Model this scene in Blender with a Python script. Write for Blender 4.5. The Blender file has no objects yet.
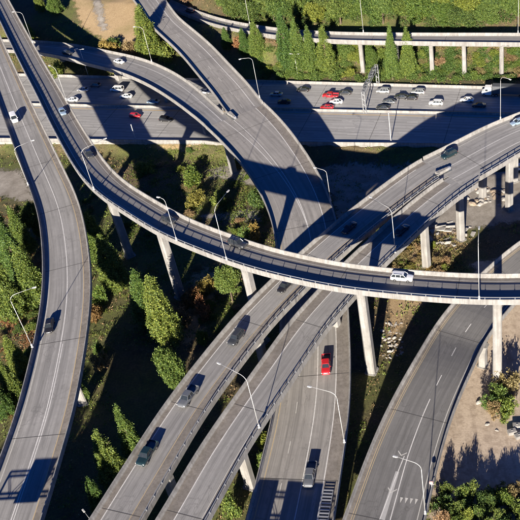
import bpy, bmesh, math, random
import numpy as np
from mathutils import Vector, Matrix

rnd = random.Random(7)
rng = np.random.default_rng(11)
scene = bpy.context.scene
COL = scene.collection
R = math.radians

# ------------------------------------------------------------------ camera
# helicopter view: calibrated from the nadir point and the shadows' vanishing point
CH = 140.0
PP = np.array([380., 260.]); NAD = np.array([496., 1321.]); SVP = np.array([503., -440.])
FOC = math.sqrt(-((NAD - PP) @ (SVP - PP)))
_d = np.array([NAD[0]-PP[0], NAD[1]-PP[1], FOC]); _d /= np.linalg.norm(_d)
_z = np.array([0, 0, 1.]); _Y = _z - (_z @ _d)*_d; _Y /= np.linalg.norm(_Y)
RM = np.array([np.cross(_Y, -_d), _Y, -_d])            # camera (right, down, forward) -> world
cam_data = bpy.data.cameras.new('camera')
cam = bpy.data.objects.new('camera', cam_data); COL.objects.link(cam)
cam_data.sensor_width = 36; cam_data.lens = FOC/520*36
cam_data.shift_x = -(PP[0]-260)/520; cam_data.shift_y = 0
cam_data.clip_start = 1; cam_data.clip_end = 5000
M = Matrix.Identity(4)
for i in range(3):
    M[i][0] = RM[i][0]; M[i][1] = -RM[i][1]; M[i][2] = -RM[i][2]
M[2][3] = CH
cam.matrix_world = M
scene.camera = cam

def ray(x, y): return RM @ np.array([x-PP[0], y-PP[1], FOC])
def at(x, y, z):                                        # survey: where a sight line meets height z
    r = ray(x, y); t = (z-CH)/r[2]
    return np.array([r[0]*t, r[1]*t, z])
def proj(p):
    c = RM.T @ (np.array(p, float) - [0, 0, CH])
    return np.array([PP[0]+FOC*c[0]/c[2], PP[1]+FOC*c[1]/c[2]])

# ------------------------------------------------------------------ light
SUN_EL = R(16.8); SUN_AZ = R(10.3)                      # shadows run 10.3 deg right of +Y
sdir = Vector((math.sin(SUN_AZ)*math.cos(SUN_EL), math.cos(SUN_AZ)*math.cos(SUN_EL), -math.sin(SUN_EL)))
sun_data = bpy.data.lights.new('sun', 'SUN'); sun_data.energy = 5.0; sun_data.angle = R(0.5)
sun_data.color = (1.0, 0.905, 0.775)
sun = bpy.data.objects.new('sun', sun_data); COL.objects.link(sun)
sun.rotation_euler = sdir.to_track_quat('-Z', 'Y').to_euler(); sun.location = (-40, -60, 200)
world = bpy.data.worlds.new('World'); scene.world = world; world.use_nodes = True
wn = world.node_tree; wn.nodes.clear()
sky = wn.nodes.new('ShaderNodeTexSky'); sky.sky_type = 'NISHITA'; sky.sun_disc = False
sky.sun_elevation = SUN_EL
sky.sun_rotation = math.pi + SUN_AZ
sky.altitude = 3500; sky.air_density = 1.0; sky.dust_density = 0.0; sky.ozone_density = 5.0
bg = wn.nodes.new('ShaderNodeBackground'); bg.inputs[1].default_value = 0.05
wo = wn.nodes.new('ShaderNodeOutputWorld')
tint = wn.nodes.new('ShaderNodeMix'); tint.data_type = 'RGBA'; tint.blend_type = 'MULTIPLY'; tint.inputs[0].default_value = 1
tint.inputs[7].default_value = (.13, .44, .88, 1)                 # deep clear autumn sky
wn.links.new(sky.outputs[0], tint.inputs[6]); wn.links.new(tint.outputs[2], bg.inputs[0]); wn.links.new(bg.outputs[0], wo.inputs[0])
vs = scene.view_settings
vs.view_transform = 'Standard'; vs.look = 'None'; vs.gamma = 1; vs.use_curve_mapping = False
vs.exposure = 1.5
scene.cycles.diffuse_bounces = 2

# ------------------------------------------------------------------ materials
MATS = {}
def nodes_of(name):
    m = bpy.data.materials.new(name); m.use_nodes = True
    nt = m.node_tree; b = nt.nodes['Principled BSDF']
    MATS[name] = m
    return m, nt, b
def N(nt, t, **kw):
    n = nt.nodes.new(t)
    for k, v in kw.items():
        if k in n.inputs.keys() if hasattr(n.inputs, 'keys') else False: n.inputs[k].default_value = v
        else: setattr(n, k, v)
    return n
def mixc(nt, fac, a, b, blend='MIX'):
    n = nt.nodes.new('ShaderNodeMix'); n.data_type = 'RGBA'; n.blend_type = blend
    for sock, v in ((n.inputs[0], fac), (n.inputs[6], a), (n.inputs[7], b)):
        if isinstance(v, (int, float)): sock.default_value = v
        elif isinstance(v, tuple): sock.default_value = (*v, 1) if len(v) == 3 else v
        else: nt.links.new(v, sock)
    return n.outputs[2]
def noise(nt, scale, vec, detail=4, rough=.6):
    n = nt.nodes.new('ShaderNodeTexNoise'); n.inputs['Scale'].default_value = scale
    n.inputs['Detail'].default_value = detail; n.inputs['Roughness'].default_value = rough
    nt.links.new(vec, n.inputs['Vector']); return n.outputs['Fac']
def ramp_(nt, fac, stops):
    n = nt.nodes.new('ShaderNodeValToRGB'); e = n.color_ramp.elements
    while len(e) < len(stops): e.new(.5)
    for el, (p, c) in zip(e, stops):
        el.position = p; el.color = (*c, 1) if isinstance(c, tuple) else (c, c, c, 1)
    nt.links.new(fac, n.inputs[0]); return n.outputs[0]
def geo_pos(nt): return nt.nodes.new('ShaderNodeNewGeometry').outputs['Position']
def scaled(nt, vec, s):
    n = nt.nodes.new('ShaderNodeMapping'); n.inputs['Scale'].default_value = s
    nt.links.new(vec, n.inputs['Vector']); return n.outputs[0]
def bump(nt, b, h, strength, dist=.05):
    n = nt.nodes.new('ShaderNodeBump'); n.inputs['Strength'].default_value = strength; n.inputs['Distance'].default_value = dist
    nt.links.new(h, n.inputs['Height']); nt.links.new(n.outputs[0], b.inputs['Normal'])

def mat_flat(name, col, rough=.6, metal=0., coat=0., var=.15, scale=.8):
    m, nt, b = nodes_of(name)
    p = geo_pos(nt); f = noise(nt, scale, p)
    c = mixc(nt, f, tuple(x*(1-var) for x in col), tuple(min(1, x*(1+var)) for x in col))
    nt.links.new(c, b.inputs['Base Color'])
    b.inputs['Roughness'].default_value = rough; b.inputs['Metallic'].default_value = metal
    b.inputs['Coat Weight'].default_value = coat
    return m
def mat_paint(name, col, rough=.3, metal=0., coat=.6):
    m, nt, b = nodes_of(name)
    tc = nt.nodes.new('ShaderNodeTexCoord').outputs['Object']
    f = noise(nt, 3., tc)
    nt.links.new(mixc(nt, f, tuple(x*.9 for x in col), tuple(min(1, x*1.06+.004) for x in col)), b.inputs['Base Color'])
    b.inputs['Roughness'].default_value = rough; b.inputs['Metallic'].default_value = metal
    b.inputs['Coat Weight'].default_value = coat; b.inputs['Coat Roughness'].default_value = .08
    return m
def mat_concrete(name, col, stain=.5):
    m, nt, b = nodes_of(name)
    p = geo_pos(nt)
    f = noise(nt, .35, p, 6, .65); g = noise(nt, 4., p, 4, .7)
    st = noise(nt, 1.1, scaled(nt, p, (1.6, 1.6, .10)), 5, .7); st2 = noise(nt, .5, scaled(nt, p, (1.8, 1.8, .25)), 4)
    c = mixc(nt, ramp_(nt, f, [(.3, 0.), (.7, 1.)]), tuple(x*.72 for x in col), tuple(x*1.2 for x in col))
    c = mixc(nt, ramp_(nt, st, [(.44, 0.), (.64, stain)]), c, (col[0]*.42, col[1]*.40, col[2]*.38))
    c = mixc(nt, ramp_(nt, st2, [(.52, 0.), (.7, stain*.8)]), c, (col[0]*.55, col[1]*.5, col[2]*.45))
    c = mixc(nt, ramp_(nt, g, [(.38, .35), (.6, 0.)]), c, tuple(x*.6 for x in col))
    nt.links.new(c, b.inputs['Base Color']); b.inputs['Roughness'].default_value = .88
    bump(nt, b, g, .3, .03)
    return m
def mat_road(name, col, lanes, dark=.72, patch=.35, lane_w=3.6, u0=1.8):
    """pavement: uv.x = metres across, uv.y = metres along; tyre-darkened wheel paths, oil strips, patching"""
    m, nt, b = nodes_of(name)
    uv = nt.nodes.new('ShaderNodeUVMap').outputs[0]
    p = geo_pos(nt)
    sx = nt.nodes.new('ShaderNodeSeparateXYZ'); nt.links.new(uv, sx.inputs[0])
    wob = noise(nt, .05, uv, 2)
    def math_(op, a, bb):
        n = nt.nodes.new('ShaderNodeMath'); n.operation = op
        for s, v in zip(n.inputs, (a, bb)):
            if isinstance(v, (int, float)): s.default_value = v
            else: nt.links.new(v, s)
        return n.outputs[0]
    x = math_('ADD', sx.outputs[0], math_('MULTIPLY', wob, .8))
    ph = math_('MULTIPLY', math_('SUBTRACT', x, u0+.4), 2*math.pi/lane_w*2)
    w = math_('MULTIPLY', math_('ADD', math_('COSINE', ph, 0.), 1.), .5)      # two wheel paths to a lane
    streak = noise(nt, 1., scaled(nt, uv, (1.3, .02, 1)), 5, .65)
    streak2 = noise(nt, 1., scaled(nt, uv, (5., .05, 1)), 3, .6)
    big = noise(nt, .10, p, 6, .65); fine = noise(nt, 5., p, 4, .7); mott = noise(nt, .9, p, 5, .7)
    c = mixc(nt, ramp_(nt, big, [(.3, 0.), (.7, 1.)]), tuple(v*.74 for v in col), tuple(v*1.22 for v in col))
    c = mixc(nt, ramp_(nt, mott, [(.45, 0.), (.7, .5)]), c, tuple(v*.72 for v in col))
    c = mixc(nt, math_('MULTIPLY', w, math_('MULTIPLY', streak, .9)), c, tuple(v*dark*.72 for v in col))
    c = mixc(nt, ramp_(nt, streak, [(.44, 0.), (.66, .75)]), c, tuple(v*dark*.66 for v in col))
    c = mixc(nt, ramp_(nt, streak2, [(.46, 0.), (.7, .5)]), c, tuple(v*1.35 for v in col))
    drip = noise(nt, 1., scaled(nt, uv, (.9, .22, 1)), 5, .7)
    c = mixc(nt, ramp_(nt, drip, [(.58, 0.), (.66, .6)]), c, tuple(v*.5 for v in col))
    # sealed cracks
    vo = nt.nodes.new('ShaderNodeTexVoronoi'); vo.feature = 'DISTANCE_TO_EDGE'; vo.inputs['Scale'].default_value = 1
    wv = nt.nodes.new('ShaderNodeVectorMath'); wv.operation = 'ADD'
    nz = nt.nodes.new('ShaderNodeTexNoise'); nz.inputs['Scale'].default_value = .6; nt.links.new(uv, nz.inputs['Vector'])
    nt.links.new(scaled(nt, uv, (.16, .045, 1)), wv.inputs[0])
    sc = nt.nodes.new('ShaderNodeVectorMath'); sc.operation = 'SCALE'; sc.inputs[3].default_value = .22; nt.links.new(nz.outputs['Color'], sc.inputs[0]); nt.links.new(sc.outputs[0], wv.inputs[1])
    nt.links.new(wv.outputs[0], vo.inputs['Vector'])
    c = mixc(nt, ramp_(nt, vo.outputs['Distance'], [(.0, .55), (.010, 0.)]), c, tuple(v*.4 for v in col))
    # patched rectangles of newer or older pavement
    br = nt.nodes.new('ShaderNodeTexBrick'); br.offset = .37; br.squash = 1
    nt.links.new(scaled(nt, uv, (.27, .06, 1)), br.inputs['Vector'])
    br.inputs['Scale'].default_value = 1; br.inputs['Mortar Size'].default_value = .006
    br.inputs['Color1'].default_value = (.0, .0, .0, 1); br.inputs['Color2'].default_value = (1, 1, 1, 1)
    br.inputs['Mortar'].default_value = (.45, .45, .45, 1)
    c = mixc(nt, ramp_(nt, br.outputs['Color'], [(.0, 0.), (1., patch)]), c, tuple(v*.82 for v in col))
    c = mixc(nt, ramp_(nt, br.outputs['Fac'], [(.5, 0.), (1., .14)]), c, tuple(v*.6 for v in col))
    c = mixc(nt, ramp_(nt, fine, [(.3, .2), (.55, 0.)]), c, tuple(v*.6 for v in col))
    nt.links.new(c, b.inputs['Base Color']); b.inputs['Roughness'].default_value = .8
    bump(nt, b, fine, .2, .02)
    return m
def mat_leaf(name, c0, c1, c2, trans=.25):
    m, nt, b = nodes_of(name)
    g = nt.nodes.new('ShaderNodeNewGeometry'); oi = nt.nodes.new('ShaderNodeObjectInfo')
    r = g.outputs['Random Per Island']
    c = ramp_(nt, r, [(0., c0), (.55, c1), (1., c2)])
    hs = nt.nodes.new('ShaderNodeHueSaturation'); nt.links.new(c, hs.inputs['Color'])
    mp = nt.nodes.new('ShaderNodeMapRange'); nt.links.new(oi.outputs['Random'], mp.inputs[0])
    mp.inputs[3].default_value = .47; mp.inputs[4].default_value = .525
    nt.links.new(mp.outputs[0], hs.inputs['Hue'])
    mp2 = nt.nodes.new('ShaderNodeMapRange'); nt.links.new(oi.outputs['Random'], mp2.inputs[0])
    mp2.inputs[3].default_value = 1.2; mp2.inputs[4].default_value = .75
    nt.links.new(mp2.outputs[0], hs.inputs['Value'])
    nt.links.new(hs.outputs[0], b.inputs['Base Color'])
    b.inputs['Roughness'].default_value = .65
    tr = nt.nodes.new('ShaderNodeBsdfTranslucent'); nt.links.new(hs.outputs[0], tr.inputs[0])
    mx = nt.nodes.new('ShaderNodeMixShader'); mx.inputs[0].default_value = trans
    out = nt.nodes['Material Output']
    nt.links.new(b.outputs[0], mx.inputs[1]); nt.links.new(tr.outputs[0], mx.inputs[2]); nt.links.new(mx.outputs[0], out.inputs[0])
    return m

mat_concrete('concrete', (.268, .261, .249), .6)
mat_concrete('concrete_white', (.27, .262, .248), .5)
mat_concrete('concrete_dark', (.30, .285, .26), .55)
mat_road('pave_light', (0.272, 0.264, 0.253), 2)
mat_road('pave_ring', (0.225, 0.217, 0.208), 2)
mat_road('pave_main', (0.345, 0.339, 0.330), 4, dark=.75, lane_w=3.65, u0=3.0)
mat_concrete('shoulder', (.205, .185, .165), .5)
mat_road('pave_dark', (0.158, 0.154, 0.149), 3, dark=.8, patch=.5)
mat_road('pave_tan', (0.265, 0.251, 0.234), 2, dark=.72)
mat_flat('paint_white', (.52, .51, .49), .75, var=.4, scale=1.6)
mat_flat('paint_faded', (.43, .42, .39), .75, var=.3, scale=1.5)
mat_flat('paint_yellow', (.62, .37, .06), .7, var=.25, scale=1.5)
mat_flat('paint_yellow_old', (.40, .31, .18), .75, var=.3, scale=1.5)
mat_flat('joint', (.055, .052, .05), .9)
mat_flat('gore_grey', (.34, .335, .325), .85, var=.2, scale=1.2)
mat_flat('steel', (.42, .43, .44), .45, .6)
mat_flat('steel_white', (.45, .45, .44), .5, .2, var=.12)
mat_flat('galvanised', (.30, .31, .32), .5, .4)
mat_flat('steel_dark', (.12, .13, .14), .5, .5)
mat_flat('sign_back', (.25, .26, .26), .55, .4)
mat_flat('sign_green', (.02, .16, .08), .5)
mat_flat('lamp_glass', (.75, .74, .68), .25)
mat_flat('rubber', (.02, .02, .02), .85)
mat_flat('rim', (.35, .35, .36), .35, .8)
mat_flat('bark', (.10, .075, .05), .95, var=.3, scale=3)
mat_flat('pink_plastic', (.75, .42, .36), .5)
mat_concrete('rock', (.38, .36, .33), .5)
mat_concrete('rock_tan', (.30, .24, .18), .6)
mg, nt, b = nodes_of('glass')
b.inputs['Base Color'].default_value = (.015, .02, .025, 1); b.inputs['Roughness'].default_value = .06
tcg = nt.nodes.new('ShaderNodeTexCoord').outputs['Object']
nt.links.new(mixc(nt, noise(nt, 2., tcg), (.012, .016, .02), (.03, .036, .042)), b.inputs['Base Color'])
mat_flat('head_glass', (.85, .85, .82), .12); mat_flat('tail_glass', (.45, .02, .02), .2)
CARCOL = {'white': ((.78, .78, .76), 0), 'silver': ((.48, .49, .50), .5), 'black': ((.012, .012, .014), 0), 'red': ((.42, .012, .02), 0),
          'grey': ((.16, .17, .18), .4), 'blue': ((.06, .11, .19), .3), 'paleblue': ((.30, .40, .50), .3), 'teal': ((.010, .028, .034), .2),
          'navy': ((.012, .028, .055), .2), 'charcoal': ((.045, .048, .052), .3)}
for k, (c, mt) in CARCOL.items(): mat_paint('car_'+k, c, .32, mt)
mat_leaf('leaf_poplar', (.045, .085, .013), (.120, .175, .024), (.230, .275, .042))
mat_leaf('leaf_conifer', (.030, .068, .012), (.088, .148, .022), (.175, .230, .036), .12)
mat_leaf('leaf_dark', (.024, .054, .014), (.074, .128, .024), (.162, .216, .041))
mat_leaf('leaf_mid', (.045, .090, .018), (.105, .165, .028), (.205, .260, .050))
mat_leaf('leaf_yellow', (.110, .095, .020), (.240, .195, .040), (.360, .300, .070))
mat_leaf('leaf_orange', (.105, .060, .018), (.225, .125, .040), (.320, .210, .075))
mat_leaf('leaf_dry', (.120, .084, .036), (.264, .192, .084), (.396, .300, .144))
mat_leaf('grass_green', (.060, .105, .015), (.165, .225, .030), (.300, .345, .068), .2)

# ------------------------------------------------------------------ object helpers
def mesh_np(name, verts, faces, mats, midx=None, uv=None, smooth=False):
    me = bpy.data.meshes.new(name)
    me.from_pydata([tuple(map(float, v)) for v in verts], [], [tuple(f) for f in faces])
    for m in mats: me.materials.append(MATS[m])
    if midx is not None: me.polygons.foreach_set('material_index', np.array(midx, dtype=np.int32))
    if uv is not None:
        l = me.uv_layers.new(name='UVMap')
        vi = np.zeros(len(me.loops), dtype=np.int32); me.loops.foreach_get('vertex_index', vi)
        l.data.foreach_set('uv', np.array(uv, dtype=np.float32)[vi].ravel())
    if smooth: me.polygons.foreach_set('use_smooth', np.ones(len(me.polygons), dtype=bool))
    me.update(); return me
def link(name, me, parent=None, loc=(0, 0, 0), rot=None):
    o = bpy.data.objects.new(name, me); COL.objects.link(o)
    if parent is not None:
        o.parent = parent
    o.location = loc
    if rot is not None: o.rotation_euler = rot
    return o
def tag(o, label, cat, group=None):
    o['label'] = label; o['category'] = cat
    if group: o['group'] = group
    return o
def struct(o, label=None):
    o['kind'] = 'structure'
    if label: o['label'] = label
    return o
def thing(name, label, cat, loc, group=None):
    o = bpy.data.objects.new(name, None); COL.objects.link(o)
    o.empty_display_size = .5; o.location = loc
    return tag(o, label, cat, group)
def child_w(name, me, root, mat=None):
    """mesh written in world coordinates, parented to a root that stands elsewhere"""
    o = bpy.data.objects.new(name, me); COL.objects.link(o); o.parent = root
    o.location = -root.location
    return o
def bm_mesh(name, bm, mats, smooth=False):
    bmesh.ops.recalc_face_normals(bm, faces=bm.faces)
    me = bpy.data.meshes.new(name); bm.to_mesh(me); bm.free()
    for m in mats: me.materials.append(MATS[m])
    if smooth: me.polygons.foreach_set('use_smooth', np.ones(len(me.polygons), dtype=bool))
    return me
def bm_box(bm, c, s, rot=None, mi=0):
    r = bmesh.ops.create_cube(bm, size=1.0)
    mtx = Matrix.Translation(c) @ (rot.to_4x4() if rot is not None else Matrix.Identity(4)) @ Matrix.Diagonal((*s, 1))
    bmesh.ops.transform(bm, matrix=mtx, verts=r['verts'])
    for f in {f for v in r['verts'] for f in v.link_faces}: f.material_index = mi
def bm_tube(bm, pts, radii, seg=8, mi=0, cap=True):
    rings = []
    for i, p in enumerate(pts):
        p = Vector(p)
        t = (Vector(pts[min(i+1, len(pts)-1)]) - Vector(pts[max(i-1, 0)])).normalized()
        a = Vector((0, 0, 1)) if abs(t.z) < .95 else Vector((1, 0, 0))
        x = t.cross(a).normalized(); y = t.cross(x)
        rings.append([bm.verts.new(p + (x*math.cos(k*2*math.pi/seg) + y*math.sin(k*2*math.pi/seg))*radii[i]) for k in range(seg)])
    for a, bb in zip(rings, rings[1:]):
        for k in range(seg):
            f = bm.faces.new((a[k], a[(k+1) % seg], bb[(k+1) % seg], bb[k])); f.material_index = mi
    if cap:
        bm.faces.new(rings[0]).material_index = mi; bm.faces.new(rings[-1]).material_index = mi

# ------------------------------------------------------------------ road paths
def smooth_path(P, step=2.0, sig=5.0):
    P = np.asarray(P, float)
    Q = np.vstack([2*P[0]-P[1], P, 2*P[-1]-P[-2]])
    out = []
    for i in range(1, len(Q)-2):
        p0, p1, p2, p3 = Q[i-1:i+3]
        n = max(2, int(np.linalg.norm(p2-p1)/.5))
        for t in np.linspace(0, 1, n, endpoint=False):
            out.append(.5*((2*p1)+(-p0+p2)*t+(2*p0-5*p1+4*p2-p3)*t*t+(-p0+3*p1-3*p2+p3)*t**3))
    out.append(P[-1]); out = np.array(out)
    def resample(o):
        s = np.r_[0, np.cumsum(np.linalg.norm(np.diff(o[:, :2], axis=0), axis=1))]
        g = np.arange(0, s[-1], step)
        return np.array([np.interp(g, s, o[:, k]) for k in range(3)]).T
    o = resample(out); k = int(3*sig/step)
    if k > 0 and len(o) > 4:
        w = np.exp(-.5*(np.arange(-k, k+1)*step/sig)**2); w /= w.sum()
        d0 = (o[0]-o[2])/2; d1 = (o[-1]-o[-3])/2
        pad = np.vstack([[o[0]+d0*j for j in range(k, 0, -1)], o, [o[-1]+d1*j for j in range(1, k+1)]])
        o = np.array([np.convolve(pad[:, c], w, 'valid') for c in range(3)]).T
    return resample(o)
class Path: pass
def make_path(E0, E1, bank=0., wdeg=1, sig=6., hp=1.0, width=None):
    """E0: (px, py, z) along one parapet top, E1: (px, py) along the other. z = deck level at the middle."""
    off = bank*5.0
    A = np.array([at(x, y, z+hp+off) - [0, 0, hp+off] for x, y, z in E0])
    p = Path(); p.e0 = smooth_path(A, 2.0, sig)
    d = np.gradient(p.e0, axis=0); d[:, 2] *= 1; hd = d.copy(); hd[:, 2] = 0
    hd /= np.linalg.norm(hd, axis=1)[:, None]; p.tan = hd
    s = np.r_[0, np.cumsum(np.linalg.norm(np.diff(p.e0[:, :2], axis=0), axis=1))]; p.s = s
    n = np.c_[hd[:, 1], -hd[:, 0], np.zeros(len(hd))]              # to the right of travel
    ss, ww, sg = [], [], []
    for x, y in E1:
        q = at(x, y, 10)
        for _ in range(3):
            i = np.argmin(np.linalg.norm(p.e0[:, :2]-q[:2], axis=1)); q = at(x, y, p.e0[i, 2]+hp-off)
        v = (q-p.e0[i])[:2] @ n[i, :2]
        if 0 < i < len(s)-1: ss.append(s[i]); ww.append(abs(v)); sg.append(np.sign(v))
    p.sgn = np.sign(sum(sg)); p.n = n*p.sgn
    if width is not None: p.w = np.full(len(s), float(width))
    else:
        c = np.polyfit(ss, ww, wdeg)
        p.w = np.polyval(c, np.clip(s, min(ss), max(ss)))
        k = 9; pad = np.pad(p.w, k, 'edge'); p.w = np.convolve(pad, np.ones(2*k+1)/(2*k+1), 'valid')
    p.bank = bank; p.L = s[-1]
    return p
def P_at(p, s, u, v=0.):
    """world point at chainage s, u metres in from edge 0, v above the deck"""
    e = np.array([np.interp(s, p.s, p.e0[:, k]) for k in range(3)])
    n = np.array([np.interp(s, p.s, p.n[:, k]) for k in range(3)]); n /= np.linalg.norm(n)
    w = np.interp(s, p.s, p.w)
    q = e + n*u; q[2] += v + p.bank*(w/2-u)
    return q
def W_at(p, s): return float(np.interp(s, p.s, p.w))
def T_at(p, s):
    t = np.array([np.interp(s, p.s, p.tan[:, k]) for k in range(3)]); return t/np.linalg.norm(t)
def locate(p, px, py, v=0.):
    """chainage and offset of the deck point seen at a pixel (v above the deck)"""
    z = float(np.mean(p.e0[:, 2])) + v
    for _ in range(6):
        q = at(px, py, z); i = int(np.argmin(np.linalg.norm(p.e0[:, :2]+p.n[:, :2]*p.w[:, None]/2-q[:2], axis=1)))
        u = (q-p.e0[i])[:2] @ p.n[i, :2]
        z = p.e0[i, 2] + p.bank*(p.w[i]/2-u) + v
    sx = p.s[i] + (q-p.e0[i])[:2] @ p.tan[i, :2] * 1.0
    return float(np.clip(sx, 0, p.L)), float(u)
def srange(p, s0, s1, step=2.0):
    n = max(2, int(math.ceil((s1-s0)/step))+1); return np.linspace(s0, s1, n)
def sweep(name, p, prof, mats, midx=None, s0=0, s1=None, step=2.0, uvtop=None, closed=True, smooth=False):
    """prof(w) -> list of (u, v); swept along the path"""
    s1 = p.L if s1 is None else s1
    S = srange(p, s0, s1, step); V = []; UV = []; k = None
    for s in S:
        pr = prof(W_at(p, s)); k = len(pr)
        for u, v in pr: V.append(P_at(p, s, u, v)); UV.append((u, s))
    F, MI = [], []
    for i in range(len(S)-1):
        for j in range(k if closed else k-1):
            a = i*k+j; bq = i*k+(j+1) % k
            f = (a, bq, bq+k, a+k)
            F.append(f if p.sgn > 0 else f[::-1]); MI.append(midx[j] if midx else 0)
    if closed:
        F.append(tuple(range(k))[::-1] if p.sgn > 0 else tuple(range(k))); MI.append(midx[-1] if midx else 0)
        F.append(tuple(range((len(S)-1)*k, len(S)*k))[::(1 if p.sgn > 0 else -1)]); MI.append(midx[-1] if midx else 0)
    return mesh_np(name, V, F, mats, MI, UV, smooth)
def strip_mesh(name, p, s0, s1, ua, ub, mat, v=.012, step=2.0):
    """flat painted strip; ua, ub: functions of (s, w) or numbers"""
    fa = ua if callable(ua) else (lambda s, w: ua); fb = ub if callable(ub) else (lambda s, w: ub)
    S = srange(p, s0, s1, step); V = []
    for s in S:
        w = W_at(p, s); V.append(P_at(p, s, fa(s, w), v)); V.append(P_at(p, s, fb(s, w), v))
    F = []
    for i in range(len(S)-1):
        f = (2*i, 2*i+1, 2*i+3, 2*i+2); F.append(f if p.sgn < 0 else f[::-1])
    me = mesh_np(name, V, F, [mat]); return me

# ------------------------------------------------------------------ survey of the ramps
ring = make_path([(-14,-8,17),(8,38,17.5),(21,65,18),(36,94,18.7),(50,123,19.4),(73,165,20.6),(88,184.5,21.2),(105,199,21.8),(128,213.6,22.4),(157,232,22.9),(190,246,23.2),(224,259,23.4),(247,267.5,23.5),(280,275.5,23.5),(328,286,23.5),(370,291.5,23.5),(420,296,23.5),(458,299,23.5),(520,300,23.5),(575,297,23.5)],
    [(2,0),(14.5,12),(25,27),(38.5,46),(56,75),(77,115),(100,151),(115,171),(140,188),(180,211),(218.5,231),(247,239.6),(280,248),(328,258),(370,264.6),(394,269.4),(450,274),(478,276.7),(520,277)], bank=.07, wdeg=1)
P1 = make_path([(70,548,13.5),(90,518.5,13.5),(113,480,13.5),(131.5,454,13.5),(147.7,427,13.5),(172.7,391,13.5),(190,369.6,13.5),(226,325,13.5),(247,302,13.5),(272,277.7,13.5),(300,251,13.6),(326,229,13.7),(347,211,13.8),(370,194,14),(386.5,181,14.1),(408,166,14.3),(424,156,14.5),(440,148.3,14.57),(452,142,14.67)],
    [(144,519),(170,472),(180,450),(199,420),(222,385),(243.5,360),(261,335),(280,316),(306,288),(336,259),(361,236),(398,210),(432,183)], wdeg=2)
P2 = make_path([(136,550,13.5),(156,519,13.5),(170,497,13.5),(190.6,459,13.5),(214.6,423.5,13.5),(237.7,391,13.5),(261,360,13.5),(289,320,13.5),(318,289,13.5),(345,260,13.6),(362,245,13.7),(388,221,14),(407.7,203,14.2),(433,184,14.47),(446,174.5,14.6),(460,165.5,14.75)],
    [(208,518),(239,468),(258,425.5),(280,395.6),(295,369),(318,342),(337,318),(351.7,299),(382.7,266.5),(402,247),(425,223),(445,207)], wdeg=2)
PM = make_path([(423,156.6,14.5),(440,148.5,14.6),(458.5,139,14.8),(487,124.6,15.1),(520,111.5,15.5),(560,97,16)],
    [(450,201),(458,193),(477,180),(497,165.5),(520,151)], wdeg=1, sig=4)
YU = make_path([(118,-18,15),(136,2,14.4),(149.6,23,13.5),(161,34,13),(180,52,12),(199,75,11),(212.7,91,10.2),(223,106,9.6),(232,119,9.25),(243,135,8.9)],
    [(168,0),(190,27),(199,36),(228,61.5),(245,79),(262,98)], wdeg=1, sig=5)
BR = make_path([(-60,50,4),(0,49,4.6),(46,53,5.6),(77,60,6.3),(94,65,6.8),(111,68,7.2),(128.5,74.5,7.7),(147.7,83,8.1),(167,95,8.6),(180,104,8.9),(199,119,9.4),(207,126.5,9.5),(219,138,9.15),(231,151,8.85)],
    [(47,42),(77,43.5),(109,50),(128.5,54),(153.5,61.5),(172.7,72),(190,82),(207,98),(222,111)], wdeg=2, sig=7)
YM = make_path([(205,124.7,9.59),(218.5,137,9.2),(236,156,8.8),(251,175,8.3),(262,195,7.9),(270,213,7.5),(275,237.7,7.1),(279,275,6.6),(280,320,6.1),(278,365,5.8),(274,409,5.6),(263,451,5.4),(253,492,5.3),(243,530,5.2),(231,570,5.1),(210,640,5.0)],
    [(270,106),(289,127.5),(302.7,146),(314,167),(324,186),(330,201),(336,217),(350,306),(350,340),(349,369),(347,409),(345,443),(339.5,478),(336,510)], wdeg=4, sig=7)
LR = make_path([(-46,-28,17.1),(-31,18,17.0),(-16,62,16.8),(0,109,16.3),(13.5,146,16),(26,180,15.7),(36.5,209,15.4),(41,237.7,15.2),(42.5,270,15),(41,300,14.8),(34.6,337,14.6),(27,369,14.4),(13.5,420,14.1),(0,454.6,13.9),(-16,500,13.7),(-34,545,13.5),(-62,615,13.2)],
    [(0,41),(21,77),(33,99),(50,136),(73,189),(82.7,216.5),(87.5,247),(88,279),(87.5,299),(83.6,347),(80,369),(68,420),(57.7,466),(45,519)], wdeg=2)
DR = make_path([(330,552,4.0),(343,519,4.0),(359,474,4.1),(376,431,4.3),(402,379,4.6),(423,345,4.8),(431.5,328,2.1),(448,306,5.1),(479.6,274,2.6),(501,254,5.7),(520,239.6,5.9),(560,215,6.3)],
    [(427.7,514),(434,483.5),(441,450),(449,422),(458.5,393),(474,362),(486,342),(506.5,309),(520,297)], wdeg=2)
TR = make_path([(160,3,7.4),(180,11.5,8),(199,19,8.8),(218.5,25,9.6),(243.5,30,10.6),(280,35.6,12),(335,39.5,13),(362,40.2,13),(420,41.3,13),(520,42.4,13),(570,43,13)],
    [(191.5,8),(209,15),(228,20),(257,25),(280,28),(337,31),(366,31.5),(420,32.7),(520,33.3)], wdeg=1, sig=6)

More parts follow.
